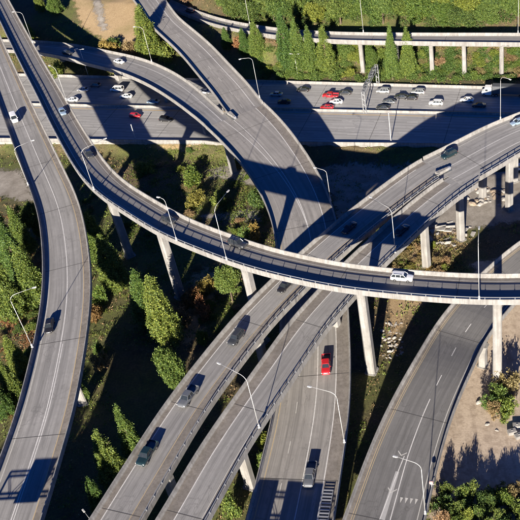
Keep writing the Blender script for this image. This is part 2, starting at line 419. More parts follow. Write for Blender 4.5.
def chain(p, q):
    i = int(np.argmin(np.linalg.norm(p.e0[:, :2]-np.asarray(q)[:2], axis=1)+0)); j = i
    return float(p.s[j])
def chain1(p, q):
    e1 = p.e0 + p.n*p.w[:, None]
    return float(p.s[int(np.argmin(np.linalg.norm(e1[:, :2]-np.asarray(q)[:2], axis=1)))])
for br, mg in ((P1, PM), (P2, PM), (YU, YM), (BR, YM)):          # branch decks tuck 3 cm under the merged deck
    for k in range(len(br.s)):
        q = br.e0[k] + br.n[k]*br.w[k]/2
        i = int(np.argmin(np.linalg.norm(mg.e0[:, :2]+mg.n[:, :2]*mg.w[:, None]/2-q[:2], axis=1)))
        if i > 0 and (q-mg.e0[0])[:2] @ mg.tan[0, :2] > -12:
            f = min(1, ((q-mg.e0[0])[:2] @ mg.tan[0, :2]+12)/12)
            br.e0[k, 2] += (mg.e0[i, 2]-.03-br.e0[k, 2])*f
        elif (q-mg.e0[0])[:2] @ mg.tan[0, :2] > -12:
            f = ((q-mg.e0[0])[:2] @ mg.tan[0, :2]+12)/12
            br.e0[k, 2] += (mg.e0[0, 2]-.03-br.e0[k, 2])*max(0, min(1, f))
gP = at(437, 177, 15.5); gY = at(225, 112, 10.5)
c_P1 = (chain(P1, PM.e0[0]), chain1(P1, gP)); c_P2 = (chain(P2, gP), chain1(P2, P_at(PM, 5, W_at(PM, 5))))
c_YU = (chain(YU, gY), chain1(YU, P_at(YM, 0, W_at(YM, 0)))); c_BR = (chain(BR, YM.e0[0]), chain1(BR, gY))
# ------------------------------------------------------------------ the ground
def y_near(x): return 233.7 - .2586*x
def y_far(x): return 274.8 - .297*x
def sst(a, b_, x):
    t = np.clip((x-a)/(b_-a), 0, 1); return t*t*(3-2*t)
_ph = rng.uniform(0, 6.28, (12, 2)); _fr = rng.uniform(.015, .11, (12, 2))*rng.choice([-1, 1], (12, 2))
def bumps(x, y):
    z = 0
    for (a, c), (f, g) in zip(_ph, _fr): z = z + np.sin(f*x+a)*np.sin(g*y+c)
    return z*.16
_carve = []
for pth, drop, rad in ((YU, 4.5, 16), (BR, 2.6, 9), (LR, 4.5, 10), (ring, 6, 9), (TR, .5, 6)):
    c = pth.e0 + pth.n*(pth.w[:, None]/2); _carve.append((c[::3], drop, rad, pth is TR))
def ground_h(x, y):
    x = np.asarray(x, float); y = np.asarray(y, float)
    dS = y_near(x)-y; dN = y-y_far(x)
    deep = -3.2 - 1.0*sst(-60, 10, x)
    h = deep*sst(.4, 7, dS)
    k = sst(-40, 5, x)
    d0 = 2 + 10*k; sl = .27 + .30*k
    up = np.maximum(dN-d0, 0)
    h = h + np.where(dN > 0, 30*(1-np.exp(-sl*up/30)), 0)
    h = np.where((dS < .4) & (dN < 0), -.5, h)
    amp = sst(3, 12, dS) + sst(3, 12, dN)
    h = h + bumps(x, y)*amp
    for c, drop, rad, fill in _carve:
        sh = h.shape; hh = h.ravel().copy(); xx = np.broadcast_to(x, sh).ravel(); yy = np.broadcast_to(y, sh).ravel()
        ok = (xx > c[:, 0].min()-30) & (xx < c[:, 0].max()+30) & (yy > c[:, 1].min()-30) & (yy < c[:, 1].max()+30)
        if ok.any():
            d2 = (xx[ok, None]-c[None, :, 0])**2 + (yy[ok, None]-c[None, :, 1])**2
            i = d2.argmin(1); d = np.sqrt(d2[np.arange(len(i)), i]); lim = c[i, 2]-drop
            wgt = 1-sst(rad*.55, rad*1.5, d); cur = hh[ok]
            new = np.where(cur > lim, cur+(lim-cur)*wgt, cur)
            if fill:
                kk = 1-sst(-40, -15, xx[ok]); lf = wgt*kk
                new = np.where(cur < lim, cur+(lim-cur)*lf, new)
            hh[ok] = new
        h = hh.reshape(sh)
    return h
def gz(x, y): return float(ground_h(np.array([x]), np.array([y]))[0])
def ground_at(px, py):
    r = ray(px, py); r = r/np.linalg.norm(r)
    t0 = (36-CH)/r[2]; ts = t0 + np.arange(0, 150, .5)
    q = ts[:, None]*r[None, :]; q[:, 2] += CH
    below = q[:, 2] < ground_h(q[:, 0], q[:, 1])
    i = int(np.argmax(below)) if below.any() else len(ts)-1
    return q[i]

def ground_mat(name, mode):
    m, nt, b = nodes_of(name); p = geo_pos(nt)
    big = noise(nt, .035, p, 5); mid = noise(nt, .22, p, 6, .7); fine = noise(nt, 2.5, p, 4)
    if mode == 'earth':
        c = mixc(nt, ramp_(nt, mid, [(.3, 0.), (.7, 1.)]), (.035, .026, .013), (.24, .175, .09))
        c = mixc(nt, ramp_(nt, big, [(.40, 0.), (.56, 1.)]), c, (.10, .115, .024))
        c = mixc(nt, ramp_(nt, mid, [(.5, 0.), (.68, .8)]), c, (.035, .042, .012))
        c = mixc(nt, ramp_(nt, fine, [(.42, .55), (.6, 0.)]), c, (.035, .03, .014))
    elif mode == 'dry':
        c = mixc(nt, mid, (.26, .18, .095), (.44, .33, .19))
        c = mixc(nt, ramp_(nt, fine, [(.4, .5), (.62, 0.)]), c, (.19, .125, .06))
        c = mixc(nt, ramp_(nt, big, [(.52, 0.), (.66, .6)]), c, (.12, .11, .03))
    elif mode == 'sand':
        c = mixc(nt, mid, (.36, .285, .215), (.53, .44, .34))
        c = mixc(nt, ramp_(nt, noise(nt, .6, p, 5), [(.47, 0.), (.66, .7)]), c, (.25, .19, .14))
        tk = noise(nt, 1., scaled(nt, p, (.5, .06, 1)), 4, .6); c = mixc(nt, ramp_(nt, tk, [(.52, 0.), (.62, .5)]), c, (.27, .21, .155))
        c = mixc(nt, ramp_(nt, fine, [(.35, .3), (.55, 0.)]), c, (.22, .17, .12))
    elif mode == 'gravel':
        c = mixc(nt, ramp_(nt, mid, [(.3, 0.), (.7, 1.)]), (.15, .13, .105), (.36, .33, .29))
        c = mixc(nt, ramp_(nt, fine, [(.35, .5), (.6, 0.)]), c, (.17, .15, .12))
    nt.links.new(c, b.inputs['Base Color']); b.inputs['Roughness'].default_value = .95
    bump(nt, b, fine, .25 if mode in ('sand', 'gravel') else .6, .12)
    return m
ground_mat('earth', 'earth'); ground_mat('dry_soil', 'dry'); ground_mat('sand', 'sand'); ground_mat('gravel', 'gravel')

def grid_mesh(name, xs, ys, mat, keep=None, lift=0., uv=False):
    X, Y = np.meshgrid(xs, ys); Z = ground_h(X, Y)+lift
    V = np.c_[X.ravel(), Y.ravel(), Z.ravel()]; nx = len(xs); F = []
    for j in range(len(ys)-1):
        for i in range(nx-1):
            if keep is None or keep[j, i]: F.append((j*nx+i, j*nx+i+1, (j+1)*nx+i+1, (j+1)*nx+i))
    if keep is not None:
        cnt_ = {}
        for f in F:
            for a, c in zip(f, f[1:]+f[:1]): k = (min(a, c), max(a, c)); cnt_[k] = cnt_.get(k, 0)+1
        nb = {}
        for (a, c), k in cnt_.items():
            if k == 1: nb.setdefault(a, []).append(c); nb.setdefault(c, []).append(a)
        bi = np.array(list(nb))
        for _ in range(5):
            new = np.array([V[nb[i]][:, :2].mean(0) for i in bi]) if len(bi) else []
            if len(bi): V[bi, :2] = .4*V[bi, :2] + .6*new
        if len(bi): V[bi, 2] = ground_h(V[bi, 0], V[bi, 1])+lift
        used = np.unique(np.array(F).ravel()); mp = -np.ones(len(V), int); mp[used] = np.arange(len(used)); V = V[used]; F = [tuple(mp[list(f)]) for f in F]
    return mesh_np(name, V, F, [mat], smooth=True)
xs = np.r_[np.linspace(-2400, -280, 10), np.arange(-260, 140, 2.0), np.linspace(160, 2400, 10)]
ys = np.r_[np.linspace(-900, 20, 8), np.arange(30, 460, 2.0), np.linspace(480, 3200, 12)]
struct(link('terrain', grid_mesh('terrain', xs, ys, 'earth')), 'rough earth and dry grass ground under the interchange')

def inside(poly, X, Y):
    r = np.zeros(X.shape, bool); n = len(poly)
    for i in range(n):
        x0, y0 = poly[i][:2]; x1, y1 = poly[(i+1) % n][:2]
        c = ((y0 > Y) != (y1 > Y)) & (X < (x1-x0)*(Y-y0)/(y1-y0+1e-12)+x0); r ^= c
    return r
def feather(name):
    """soil patch that thins out into the ground around it along a ragged, noisy edge"""
    m = MATS[name]; nt = m.node_tree; b = nt.nodes['Principled BSDF']; out = nt.nodes['Material Output']
    at_ = nt.nodes.new('ShaderNodeAttribute'); at_.attribute_name = 'edge'
    p = geo_pos(nt); n1 = noise(nt, .35, p, 6, .75); n2 = noise(nt, 2.2, p, 4, .8)
    def mt(op, a, c):
        n = nt.nodes.new('ShaderNodeMath'); n.operation = op
        for s_, v in zip(n.inputs, (a, c)):
            if isinstance(v, (int, float)): s_.default_value = v
            else: nt.links.new(v, s_)
        return n.outputs[0]
    e = mt('ADD', at_.outputs['Fac'], mt('ADD', mt('MULTIPLY', mt('SUBTRACT', n1, .5), 9.), mt('MULTIPLY', mt('SUBTRACT', n2, .5), 4.)))
    mr = nt.nodes.new('ShaderNodeMapRange'); mr.interpolation_type = 'SMOOTHSTEP'; nt.links.new(e, mr.inputs[0]); mr.inputs[1].default_value = .2; mr.inputs[2].default_value = 2.2
    tr = nt.nodes.new('ShaderNodeBsdfTransparent'); mx = nt.nodes.new('ShaderNodeMixShader')
    nt.links.new(mr.outputs[0], mx.inputs[0]); nt.links.new(tr.outputs[0], mx.inputs[1]); nt.links.new(b.outputs[0], mx.inputs[2]); nt.links.new(mx.outputs[0], out.inputs[0])
for nm_ in ('dry_soil', 'sand', 'gravel'): feather(nm_)
def drape(name, poly_px, mat, label, lift=.06, step=1.0, jag=1.2):
    P = np.array([ground_at(x, y) for x, y in poly_px]); step = 1.0
    xs = np.arange(P[:, 0].min()-4, P[:, 0].max()+4, step); ys = np.arange(P[:, 1].min()-4, P[:, 1].max()+4, step)
    X, Y = np.meshgrid(xs, ys); sd = np.full(X.shape, 1e9)
    for i in range(len(P)):
        a, c = P[i, :2], P[(i+1) % len(P), :2]; d = c-a; tt = np.clip(((X-a[0])*d[0]+(Y-a[1])*d[1])/(d@d), 0, 1)
        sd = np.minimum(sd, np.hypot(X-a[0]-tt*d[0], Y-a[1]-tt*d[1]))
    sd = np.where(inside(P, X, Y), sd, -sd)
    keep = np.maximum.reduce([sd[:-1, :-1], sd[1:, :-1], sd[:-1, 1:], sd[1:, 1:]]) > -3.2
    Z = ground_h(X, Y)+lift; nx = len(xs); idx = np.arange(X.size).reshape(X.shape)
    F = np.stack([idx[:-1, :-1], idx[:-1, 1:], idx[1:, 1:], idx[1:, :-1]], -1)[keep]
    used, inv = np.unique(F.ravel(), return_inverse=True)
    V = np.c_[X.ravel(), Y.ravel(), Z.ravel()][used]
    me = mesh_np(name, V, inv.reshape(-1, 4).tolist(), [mat], smooth=True)
    at_ = me.attributes.new('edge', 'FLOAT', 'POINT'); at_.data.foreach_set('value', sd.ravel()[used].astype(np.float32))
    return struct(link(name, me), label)
drape('dirt_lot', [(455,330),(470,262),(560,240),(600,400),(590,540),(424,540),(428,450)], 'sand', 'pale sandy lot right of the dark curving road')
drape('service_road', [(405,236),(432,196),(470,160),(600,150),(620,205),(470,232)], 'gravel', 'grey service yard under the merging ramps', .07)
drape('gravel_path', [(196,213),(222,213),(262,206),(264,222),(225,223),(198,220)], 'gravel', 'pale gravel path beyond the curved ramp', .08, .45, .5)
drape('dirt_track', [(206,170),(232,165),(262,176),(262,190),(232,182),(208,180)], 'gravel', 'grey dirt track below the branching ramp', .09, .45, .6)
drape('dry_slope', [(68,-12),(150,-10),(152,36),(128,50),(104,46),(78,26)], 'dry_soil', 'dry tan grass slope above the branch ramp', .07, .45, 1.)
drape('slope_track', [(88,-14),(103,-14),(106,12),(110,30),(100,36),(93,16)], 'gravel', 'worn pale track down the dry slope', .16, .45, .4)
drape('bare_bank', [(262,38),(350,42),(356,50),(330,54),(262,49)], 'dry_soil', 'bare peach soil bank under the far ramp', .08, .45, .5)
drape('scrub_clearing', [(405,262),(420,232),(475,228),(462,250),(440,272),(430,300),(392,345),(384,330),(384,296)], 'dry_soil', 'dry tan scrub clearing under the curved ramp', .08, .45, .8)
drape('side_yard', [(-20,170),(24,168),(40,198),(28,205),(-20,196)], 'gravel', 'grey concrete yard left of the left ramp', .09, .45, .5)
drape('gravel_yard', [(300,168),(345,160),(425,161),(405,182),(360,212),(338,226),(326,196)], 'gravel', 'shaded grey gravel yard between freeway and merging ramps', .22, .45, .6)
drape('dry_strip', [(192,262),(226,272),(218,310),(198,346),(172,352),(184,300)], 'dry_soil', 'tan dry grass strip in the valley below the flyover', .1)
drape('bank_strip', [(140,143),(178,142),(206,143),(206,152),(150,152)], 'dry_soil', 'dry tan bank along the near edge of the freeway', .09, .45, .5)

# ------------------------------------------------------------------ freeway on the ground
class Straight(Path): pass
fw = Path()
xs_ = np.arange(-420, 330, 4.0)
fw.e0 = np.c_[xs_, y_far(xs_), np.zeros(len(xs_))]; fw.s = np.r_[0, np.cumsum(np.linalg.norm(np.diff(fw.e0[:, :2], axis=0), axis=1))]
t = np.array([1, -.297, 0]); t /= np.linalg.norm(t); fw.tan = np.tile(t, (len(xs_), 1)); fw.n = np.tile([t[1], -t[0], 0], (len(xs_), 1)); fw.sgn = 1.
fw.w = np.interp(xs_, [-420, -140, 60, 330], [49, 48.5, 36.5, 36.5]); fw.bank = 0; fw.L = fw.s[-1]
fwx = lambda x: float(np.interp(x, fw.e0[:, 0], fw.s))
A0, A1 = fwx(-330), fwx(230)
hw = struct(link('highway', sweep('highway', fw, lambda w: [(0, .0), (w, .0), (w, -1.0), (w-2, -1.0), (2, -1.0), (0, -1.0)], ['pave_main', 'concrete_dark'], [0, 1, 1, 1, 1, 1], A0, A1, 6)), 'multi lane grey freeway crossing under the ramps')
MED = lambda w: w*.475
def fw_line(u, wd, mat, name='edge_line', s0=A0, s1=A1):
    o = link(name, strip_mesh(name, fw, s0, s1, lambda s, w: u(w)-wd/2, lambda s, w: u(w)+wd/2, mat, .012, 8), hw); return o
fw_line(lambda w: 2.4, .2, 'paint_white'); fw_line(lambda w: w-2.2, .2, 'paint_white')
fw_line(lambda w: MED(w)-1.6, .2, 'paint_yellow'); fw_line(lambda w: MED(w)+1.8, .2, 'paint_yellow')
for lo, hi in ((lambda w: 2.4, lambda w: MED(w)-1.6), (lambda w: MED(w)+1.8, lambda w: w-2.2)):
    for q in range(1, 4):
        s = fwx(-150)+q*2.
        while s < fwx(75):
            U = lambda ss, w, q=q: lo(w)+(hi(w)-lo(w))*q/4
            link('lane_dash', strip_mesh('lane_dash', fw, s, s+3.6, lambda ss, w: U(ss, w)-.09, lambda ss, w: U(ss, w)+.09, 'paint_white', .012, 4), hw)
            s += 11.
for x in np.arange(-150, 80, 23.):
    s = fwx(x); link('expansion_joint', strip_mesh('expansion_joint', fw, s, s+.14, .3, lambda ss, w: w-.3, 'joint', .010, 1), hw)
def jersey(c, wb=.6, wt=.22, h=.95):
    return lambda w: [(c(w)-wb/2, -.2), (c(w)-wb/2, .08), (c(w)-wb/4, .35), (c(w)-wt/2, h), (c(w)+wt/2, h), (c(w)+wb/4, .35), (c(w)+wb/2, .08), (c(w)+wb/2, -.2)]
def barrier(name, label, c, **kw):
    o = link(name, sweep(name, fw, jersey(c, **kw), ['concrete'], None, A0, A1, 6)); return tag(o, label, 'barrier')
barrier('median_barrier', 'long concrete median barrier between the freeway carriageways', lambda w: MED(w), wb=.5, wt=.16, h=.85)
barrier('edge_barrier', 'low concrete barrier along the far shoulder of the freeway', lambda w: .05)
barrier('edge_barrier', 'low concrete barrier along the near edge of the freeway', lambda w: w-.02)
# near retaining face of the freeway
o = link('retaining_wall', sweep('retaining_wall', fw, lambda w: [(w-.1, -.25), (w+.33, -.25), (w+.45, -7), (w-.1, -7)], ['concrete_dark'], None, A0, A1, 6))
tag(o, 'concrete retaining wall below the near freeway shoulder', 'wall')

# ------------------------------------------------------------------ elevated ramps
JOINT = 26.0
post_me = None
def rail_post_mesh():
    bm = bmesh.new(); bm_box(bm, (0, 0, .26), (.10, .14, .52)); bm_box(bm, (0, 0, .02), (.22, .26, .05)); return bm_mesh('rail_post', bm, ['galvanised'])
post_me = rail_post_mesh()
def make_ramp(name, label, p, pave, lines=(), joints=None, depth=1.55, inset=.20, rails=(0, 0), ends=(None, None), par=(1, 1), s0=0, s1=None, par_mat='concrete', hp=1.0, cat='elevated ramp', girder=True, shoulders=()):
    s1 = p.L if s1 is None else s1
    mid = P_at(p, (s0+s1)/2, W_at(p, (s0+s1)/2)/2)
    root = thing(name, label, cat, (mid[0], mid[1], gz(mid[0], mid[1])))
    if girder:
        prof = lambda w: [(0, 0), (w, 0), (w, -.32), (w*(1-inset), -.62), (w*(1-inset-.05), -depth), (w*(inset+.05), -depth), (w*inset, -.62), (0, -.32)]
        mi = [0, 1, 1, 1, 1, 1, 1, 1]
    else:
        prof = lambda w: [(0, 0), (w, 0), (w, -.7), (0, -.7)]; mi = [0, 1, 1, 1]
    child_w('deck', sweep('deck', p, prof, [pave, 'concrete'], mi, s0, s1), root)
    for side in (0, 1):
        if not par[side]: continue
        if par[side] == 1: a, bq = s0, s1
        else: a, bq = par[side]
        if side == 0: pf = lambda w: [(-.04, -.42), (-.04, hp), (.15, hp), (.22, .45), (.40, .10), (.42, -.1)]
        else: pf = lambda w: [(w+.04, -.42), (w-.42, -.1), (w-.42, .10), (w-.22, .45), (w-.15, hp), (w+.04, hp)]
        child_w('parapet', sweep('parapet', p, pf, [par_mat], None, a, bq), root)
        if rails[side]:
            uc = (lambda w: .09) if side == 0 else (lambda w: w-.09)
            child_w('rail', sweep('rail', p, lambda w: [(uc(w)-.07, hp+.46), (uc(w)+.07, hp+.46), (uc(w)+.07, hp+.58), (uc(w)-.07, hp+.58)], ['galvanised'], None, a, bq), root)
            s = a+1.
            while s < bq-.5:
                q = P_at(p, s, uc(W_at(p, s)), hp); t = T_at(p, s)
                o = link('rail_post', post_me, root, Vector(q)-root.location, (0, 0, math.atan2(t[1], t[0]))); s += 3.0
    for (ua, ub, a, bq) in shoulders:
        child_w('shoulder', strip_mesh('shoulder', p, s0 if a is None else a, s1 if bq is None else bq, ua, ub, 'shoulder', .006), root)
    for (kind, uf, wd, mat, a, bq) in lines:
        a = s0 if a is None else a; bq = s1 if bq is None else bq
        f0 = (lambda s, w, uf=uf, wd=wd: uf(s, w)-wd/2); f1 = (lambda s, w, uf=uf, wd=wd: uf(s, w)+wd/2)
        if kind == 'solid': child_w('edge_line', strip_mesh('edge_line', p, a, bq, f0, f1, mat), root)
        else:
            s = a
            while s+3 < bq:
                child_w('lane_dash', strip_mesh('lane_dash', p, s, s+kind[0], f0, f1, mat), root); s += kind[1]
    js = joints if joints is not None else [s for s in np.arange(s0+9, s1, JOINT)]
    for s in js:
        w = W_at(p, s)
        child_w('expansion_joint', strip_mesh('expansion_joint', p, s, s+.13, .43, w-.43, 'joint', .016, 1), root)
    return root
fr = lambda a, o=0.: (lambda s, w: w*a+o)
def pillar_mesh(h, wx, wy, flare, fh, mat='concrete_white'):
    """octagonal tapered column with a flared head and a footing collar; origin at its base"""
    def ringp(ax, ay, z, c=.28):
        return [(sx*ax*a, sy*ay*bb, z) for (sx, a, sy, bb) in ((1, 1, -1, 1-c), (1, 1, 1, 1-c), (1, 1-c, 1, 1), (-1, 1-c, 1, 1), (-1, 1, 1, 1-c), (-1, 1, -1, 1-c), (-1, 1-c, -1, 1), (1, 1-c, -1, 1))]
    lv = [(wx*1.5, wy*1.5, -1.5), (wx*1.5, wy*1.5, .25), (wx*1.08, wy*1.08, .3), (wx, wy, h-fh), (wx+(flare-wx)*.28, wy*1.03, h-fh*.55), (flare*.8, wy*1.12, h-fh*.15), (flare, wy*1.15, h)]
    V, F = [], []
    for ax, ay, z in lv: V += ringp(ax, ay, z)
    for i in range(len(lv)-1):
        for k in range(8): F.append((i*8+k, i*8+(k+1) % 8, (i+1)*8+(k+1) % 8, (i+1)*8+k))
    F.append(tuple(range(8))[::-1]); F.append(tuple(range((len(lv)-1)*8, len(lv)*8)))
    return mesh_np('pillar', V, F, [mat])
def pillar_on(root, p, px, py, wx=.95, wy=.85, flare=1.8, fh=2.6, depth=1.55, f=.5, mat='concrete_white'):
    """stand a column under the deck so that its shaft passes the given sight line"""
    best = None
    for s in np.arange(0, p.L, .5):
        c = P_at(p, s, W_at(p, s)*f)
        zt = c[2]-depth; zb = c[2]-26
        a = proj((c[0], c[1], zt)); bq = proj((c[0], c[1], zb)); d = bq-a; tt = np.clip(((px-a[0])*d[0]+(py-a[1])*d[1])/(d@d), 0, 1)
        e = np.hypot(*(a+d*tt-[px, py]))
        if best is None or e < best[0]: best = (e, s)
    return pillar_s(root, p, best[1], wx, wy, flare, fh, depth, f, mat)
def pillar_s(root, p, s, wx=.95, wy=.85, flare=1.8, fh=2.6, depth=1.55, f=.5, mat='concrete_white'):
    c = P_at(p, s, W_at(p, s)*f); t = T_at(p, s); g = gz(c[0], c[1]) - .1
    h = c[2]-depth+.15-g
    if h < 1.2: return None
    me = pillar_mesh(h, wx, wy, flare, min(fh, h*.35), mat)
    return link('pillar', me, root, Vector((c[0], c[1], g))-root.location, (0, 0, math.atan2(t[1], t[0])+math.pi/2))

W, F_, Yl = 'paint_white', 'paint_faded', 'paint_yellow'
rg = make_ramp('elevated_ramp', 'highest curved flyover ramp sweeping across the middle on tall pillars', ring, 'pave_ring',
    [('solid', fr(0, 1.5), .16, W, None, None), ('solid', fr(1, -1.5), .16, F_, None, None)], rails=(1, 0), shoulders=[(fr(0, .43), fr(0, 1.5), None, None), (fr(1, -1.9), fr(1, -.43), None, None)])
for px, py in ((116, 215), (170, 262), (248, 280), (367, 335), (497, 350)): pillar_on(rg, ring, px, py, 1.0, .95, 2.1, 3.0)
for s in (10, 45): pillar_s(rg, ring, s)
r1 = make_ramp('elevated_ramp', 'single lane ramp, left one of the pair rising from bottom left', P1, 'pave_light',
    [('solid', fr(.17), .2, W, None, c_P1[1]), ('solid', fr(.70), .12, 'paint_yellow_old', None, c_P1[1])], rails=(0, 1), shoulders=[(fr(0, .43), fr(.17), None, c_P1[0]), (fr(.70), fr(1, -.43), None, c_P1[1])], par=((0, c_P1[0]), (0, c_P1[1])))
for px, py in ((168, 481), (259, 341)): pillar_on(r1, P1, px, py, .95, .85, 1.9)
for px, py in ((330, 262), (372, 230)): pillar_on(r1, P1, px, py)
r2 = make_ramp('elevated_ramp', 'single lane ramp, right one of the pair rising from bottom left', P2, 'pave_light',
    [('solid', fr(.30), .2, W, None, c_P2[0]), ('solid', fr(.83), .16, F_, None, c_P2[0])], rails=(0, 1), shoulders=[(fr(0, .43), fr(.30), None, c_P2[0]), (fr(.83), fr(1, -.43), None, c_P2[1])], par=((0, c_P2[0]), (0, c_P2[1])))
for px, py in ((247, 472), (340, 345), (425, 236)): pillar_on(r2, P2, px, py, .95, .85, 1.9)
rm = make_ramp('elevated_ramp', 'wide merged ramp running to the right edge above the freeway', PM, 'pave_light',
    [('solid', fr(.11), .16, F_, None, None), ('solid', fr(.42), .2, W, None, None), ('solid', fr(.70), .2, W, None, None)], rails=(0, 1), par=((0, PM.L), (5, PM.L)))
for px, py, f in ((456, 225, .85), (509, 190, .80), (482, 190, .25), (515, 160, .2)): pillar_on(rm, PM, px, py, .9, .85, 1.6, 2.2, f=f)
ry = make_ramp('elevated_ramp', 'straight two lane ramp descending from the top left over the freeway', YU, 'pave_tan',
    [('solid', fr(.10), .2, W, None, None), ('solid', fr(1, -3.0), .2, W, None, c_YU[1]), ((3, 10), fr(.45), .15, F_, 2, c_YU[1])], par=((0, c_YU[0]), (0, c_YU[1])))
for s in (12, 45, 80): pillar_s(ry, YU, s)
rb = make_ramp('elevated_ramp', 'narrow curving branch ramp joining from the left over the freeway', BR, 'pave_light',
    [('solid', fr(.26), .16, F_, None, None), ('solid', fr(.72), .2, W, None, None)], par=((0, c_BR[0]), (0, c_BR[1])))
for s in np.arange(25, BR.L-4, 30): pillar_s(rb, BR, s)
lines = [('solid', fr(.06, .3), .15, 'paint_yellow_old', 60, None), ('solid', fr(1, -3.2), .2, W, None, None), ('solid', fr(.545), .2, W, 62, None), ((3, 10), fr(.30), .15, F_, 70, None),
         ('solid', lambda s, w: w*(.30+.24*min(1, s/62)), .18, W, 0, 62), ('solid', lambda s, w: w*(.42+.125*min(1, s/62)), .18, W, 0, 62)]
rq = make_ramp('elevated_ramp', 'wide ramp passing under the paired ramps to the bottom edge', YM, 'pave_tan', lines, shoulders=[(fr(1, -3.2), fr(1, -.43), None, None)])
for px, py in ((231, 160), ): pillar_on(rq, YM, px, py, f=.12)
for s in (40, 75, 108): pillar_s(rq, YM, s, f=.3); pillar_s(rq, YM, s, f=.75)
rl = make_ramp('elevated_ramp', 'two lane ramp curving down along the left edge', LR, 'pave_light',
    [('solid', fr(0, 1.3), .16, F_, None, None), ('solid', fr(.50), .2, W, None, None), ('solid', fr(.84), .16, 'paint_yellow_old', None, None), ('solid', fr(.53, .1), .16, W, LR.L-58, None)], shoulders=[(fr(.84), fr(1, -.43), None, None)])
for px, py in ((79, 391), (90, 240)): pillar_on(rl, LR, px, py, .9, .85, 1.8)
for s in (12, 45): pillar_s(rl, LR, s)
sd, _ = locate(DR, 400, 455)
dl = [('solid', fr(.085), .13, 'paint_yellow_old', None, None), ('solid', fr(.085, .38), .11, 'paint_yellow_old', None, None), ('solid', fr(.90), .16, F_, None, None),
      ('solid', lambda s, w: w*(.50-.10*max(0, 1-s/(sd+1e-6))), .18, W, 0, sd), ('solid', lambda s, w: w*(.55+.03*max(0, 1-s/sd)), .18, W, 0, sd),
      ('solid', fr(.55), .18, W, sd, sd+16), ((3.2, 9.5), fr(.55), .18, W, sd+20, None)]
rd = make_ramp('elevated_ramp', 'dark asphalt road curving under the flyover at lower right', DR, 'pave_dark', dl, shoulders=[(fr(0, .43), fr(.085), None, None)], depth=1.3, rails=(0, 0), cat='road ramp')
for px, py in ((483, 352), ): pillar_on(rd, DR, px, py, .8, .8, 1.4, f=.92)
for s in np.arange(20, DR.L, 28): pillar_s(rd, DR, s, depth=1.3)
rt = make_ramp('elevated_ramp', 'narrow ramp on white columns along the wooded hillside', TR, 'pave_ring',
    [('solid', fr(.12), .15, F_, None, None), ('solid', fr(.88), .15, F_, None, None)], par_mat='concrete')
for px, py in ((432, 57), (464, 57), (501, 57), (397, 57), (362, 57)): pillar_on(rt, TR, px, py, .75, .7, 1.3, 1.6)
pillar_s(rt, TR, TR.L-3, .75, .7, 1.3, 1.6)
# gore paint and yield teeth on the dark road
child_w('gore_strip', strip_mesh('gore_strip', DR, 0, sd-4, lambda s, w: w*(.455-.03*max(0, 1-s/sd)), lambda s, w: w*(.50+.005*max(0, 1-s/sd)), 'gore_grey', .011), rd)
for px, py in ((391, 493), (401, 456)):
    s, u = locate(DR, px, py); w = W_at(DR, s)
    for sg in (-1, 1):
        V = [P_at(DR, s, u, .02), P_at(DR, s+.3, u, .02), P_at(DR, s+1.2, u+sg*.9, .02), P_at(DR, s+.9, u+sg*.9, .02)]
        child_w('chevron', mesh_np('chevron', V, [(0, 1, 2, 3)], [F_]), rd)
for k in range(4):
    s, u = locate(DR, 401+k*5, 500+k*.5)
    V = [P_at(DR, s+.6, u-.28, .014), P_at(DR, s+.6, u+.28, .014), P_at(DR, s-.7, u, .014)]
    child_w('yield_tooth', mesh_np('yield_tooth', V, [(0, 1, 2)], [F_]), rd)

# ------------------------------------------------------------------ vehicles
def loft(rings, close_ends=True):
    V, F = [], []; k = len(rings[0])
    for r in rings: V += r
    for i in range(len(rings)-1):
        for j in range(k): F.append((i*k+j, i*k+(j+1) % k, (i+1)*k+(j+1) % k, (i+1)*k+j))
    F.append(tuple(range(k))[::-1]); F.append(tuple(range((len(rings)-1)*k, len(rings)*k)))
    return V, F
def body_mesh(st):
    rings = []
    for x, hw, zb, zt in st:
        h = zt-zb
        half = [(hw*.86, zb), (hw*.97, zb+h*.22), (hw, zb+h*.5), (hw*.975, zb+h*.80), (hw*.90, zt-.015), (hw*.55, zt+.025)]
        rings.append([(x, y, z) for y, z in half] + [(x, -y, z) for y, z in half[::-1]])
    V, F = loft(rings); me = mesh_np('body', V, F, ['car_white'], smooth=True); return me
def quad_mesh(name, V, mat, inset=0.):
    V = [Vector(v) for v in V]; c = sum(V, Vector())/len(V); n = (V[1]-V[0]).cross(V[2]-V[0]).normalized()
    V = [c+(v-c)*(1-inset) for v in V]
    W_ = V+[v-n*.03 for v in V]; k = len(V)
    F = [tuple(range(k)), tuple(range(k, 2*k))[::-1]]+[(j, j+k, (j+1) % k+k, (j+1) % k) for j in range(k)]
    return mesh_np(name, W_, F, [mat])
def wheel_mesh(r, w):
    bm = bmesh.new(); bm_tube(bm, [(0, -w/2, 0), (0, -w/2+.03, 0), (0, w/2-.03, 0), (0, w/2, 0)], [r*.9, r, r, r*.9], 14, 0)
    return bm_mesh('wheel', bm, ['rubber'])
def rim_mesh(r, w):
    bm = bmesh.new(); bm_tube(bm, [(0, -w/2-.01, 0), (0, w/2+.01, 0)], [r*.62, r*.62], 10, 0); return bm_mesh('rim', bm, ['rim'])
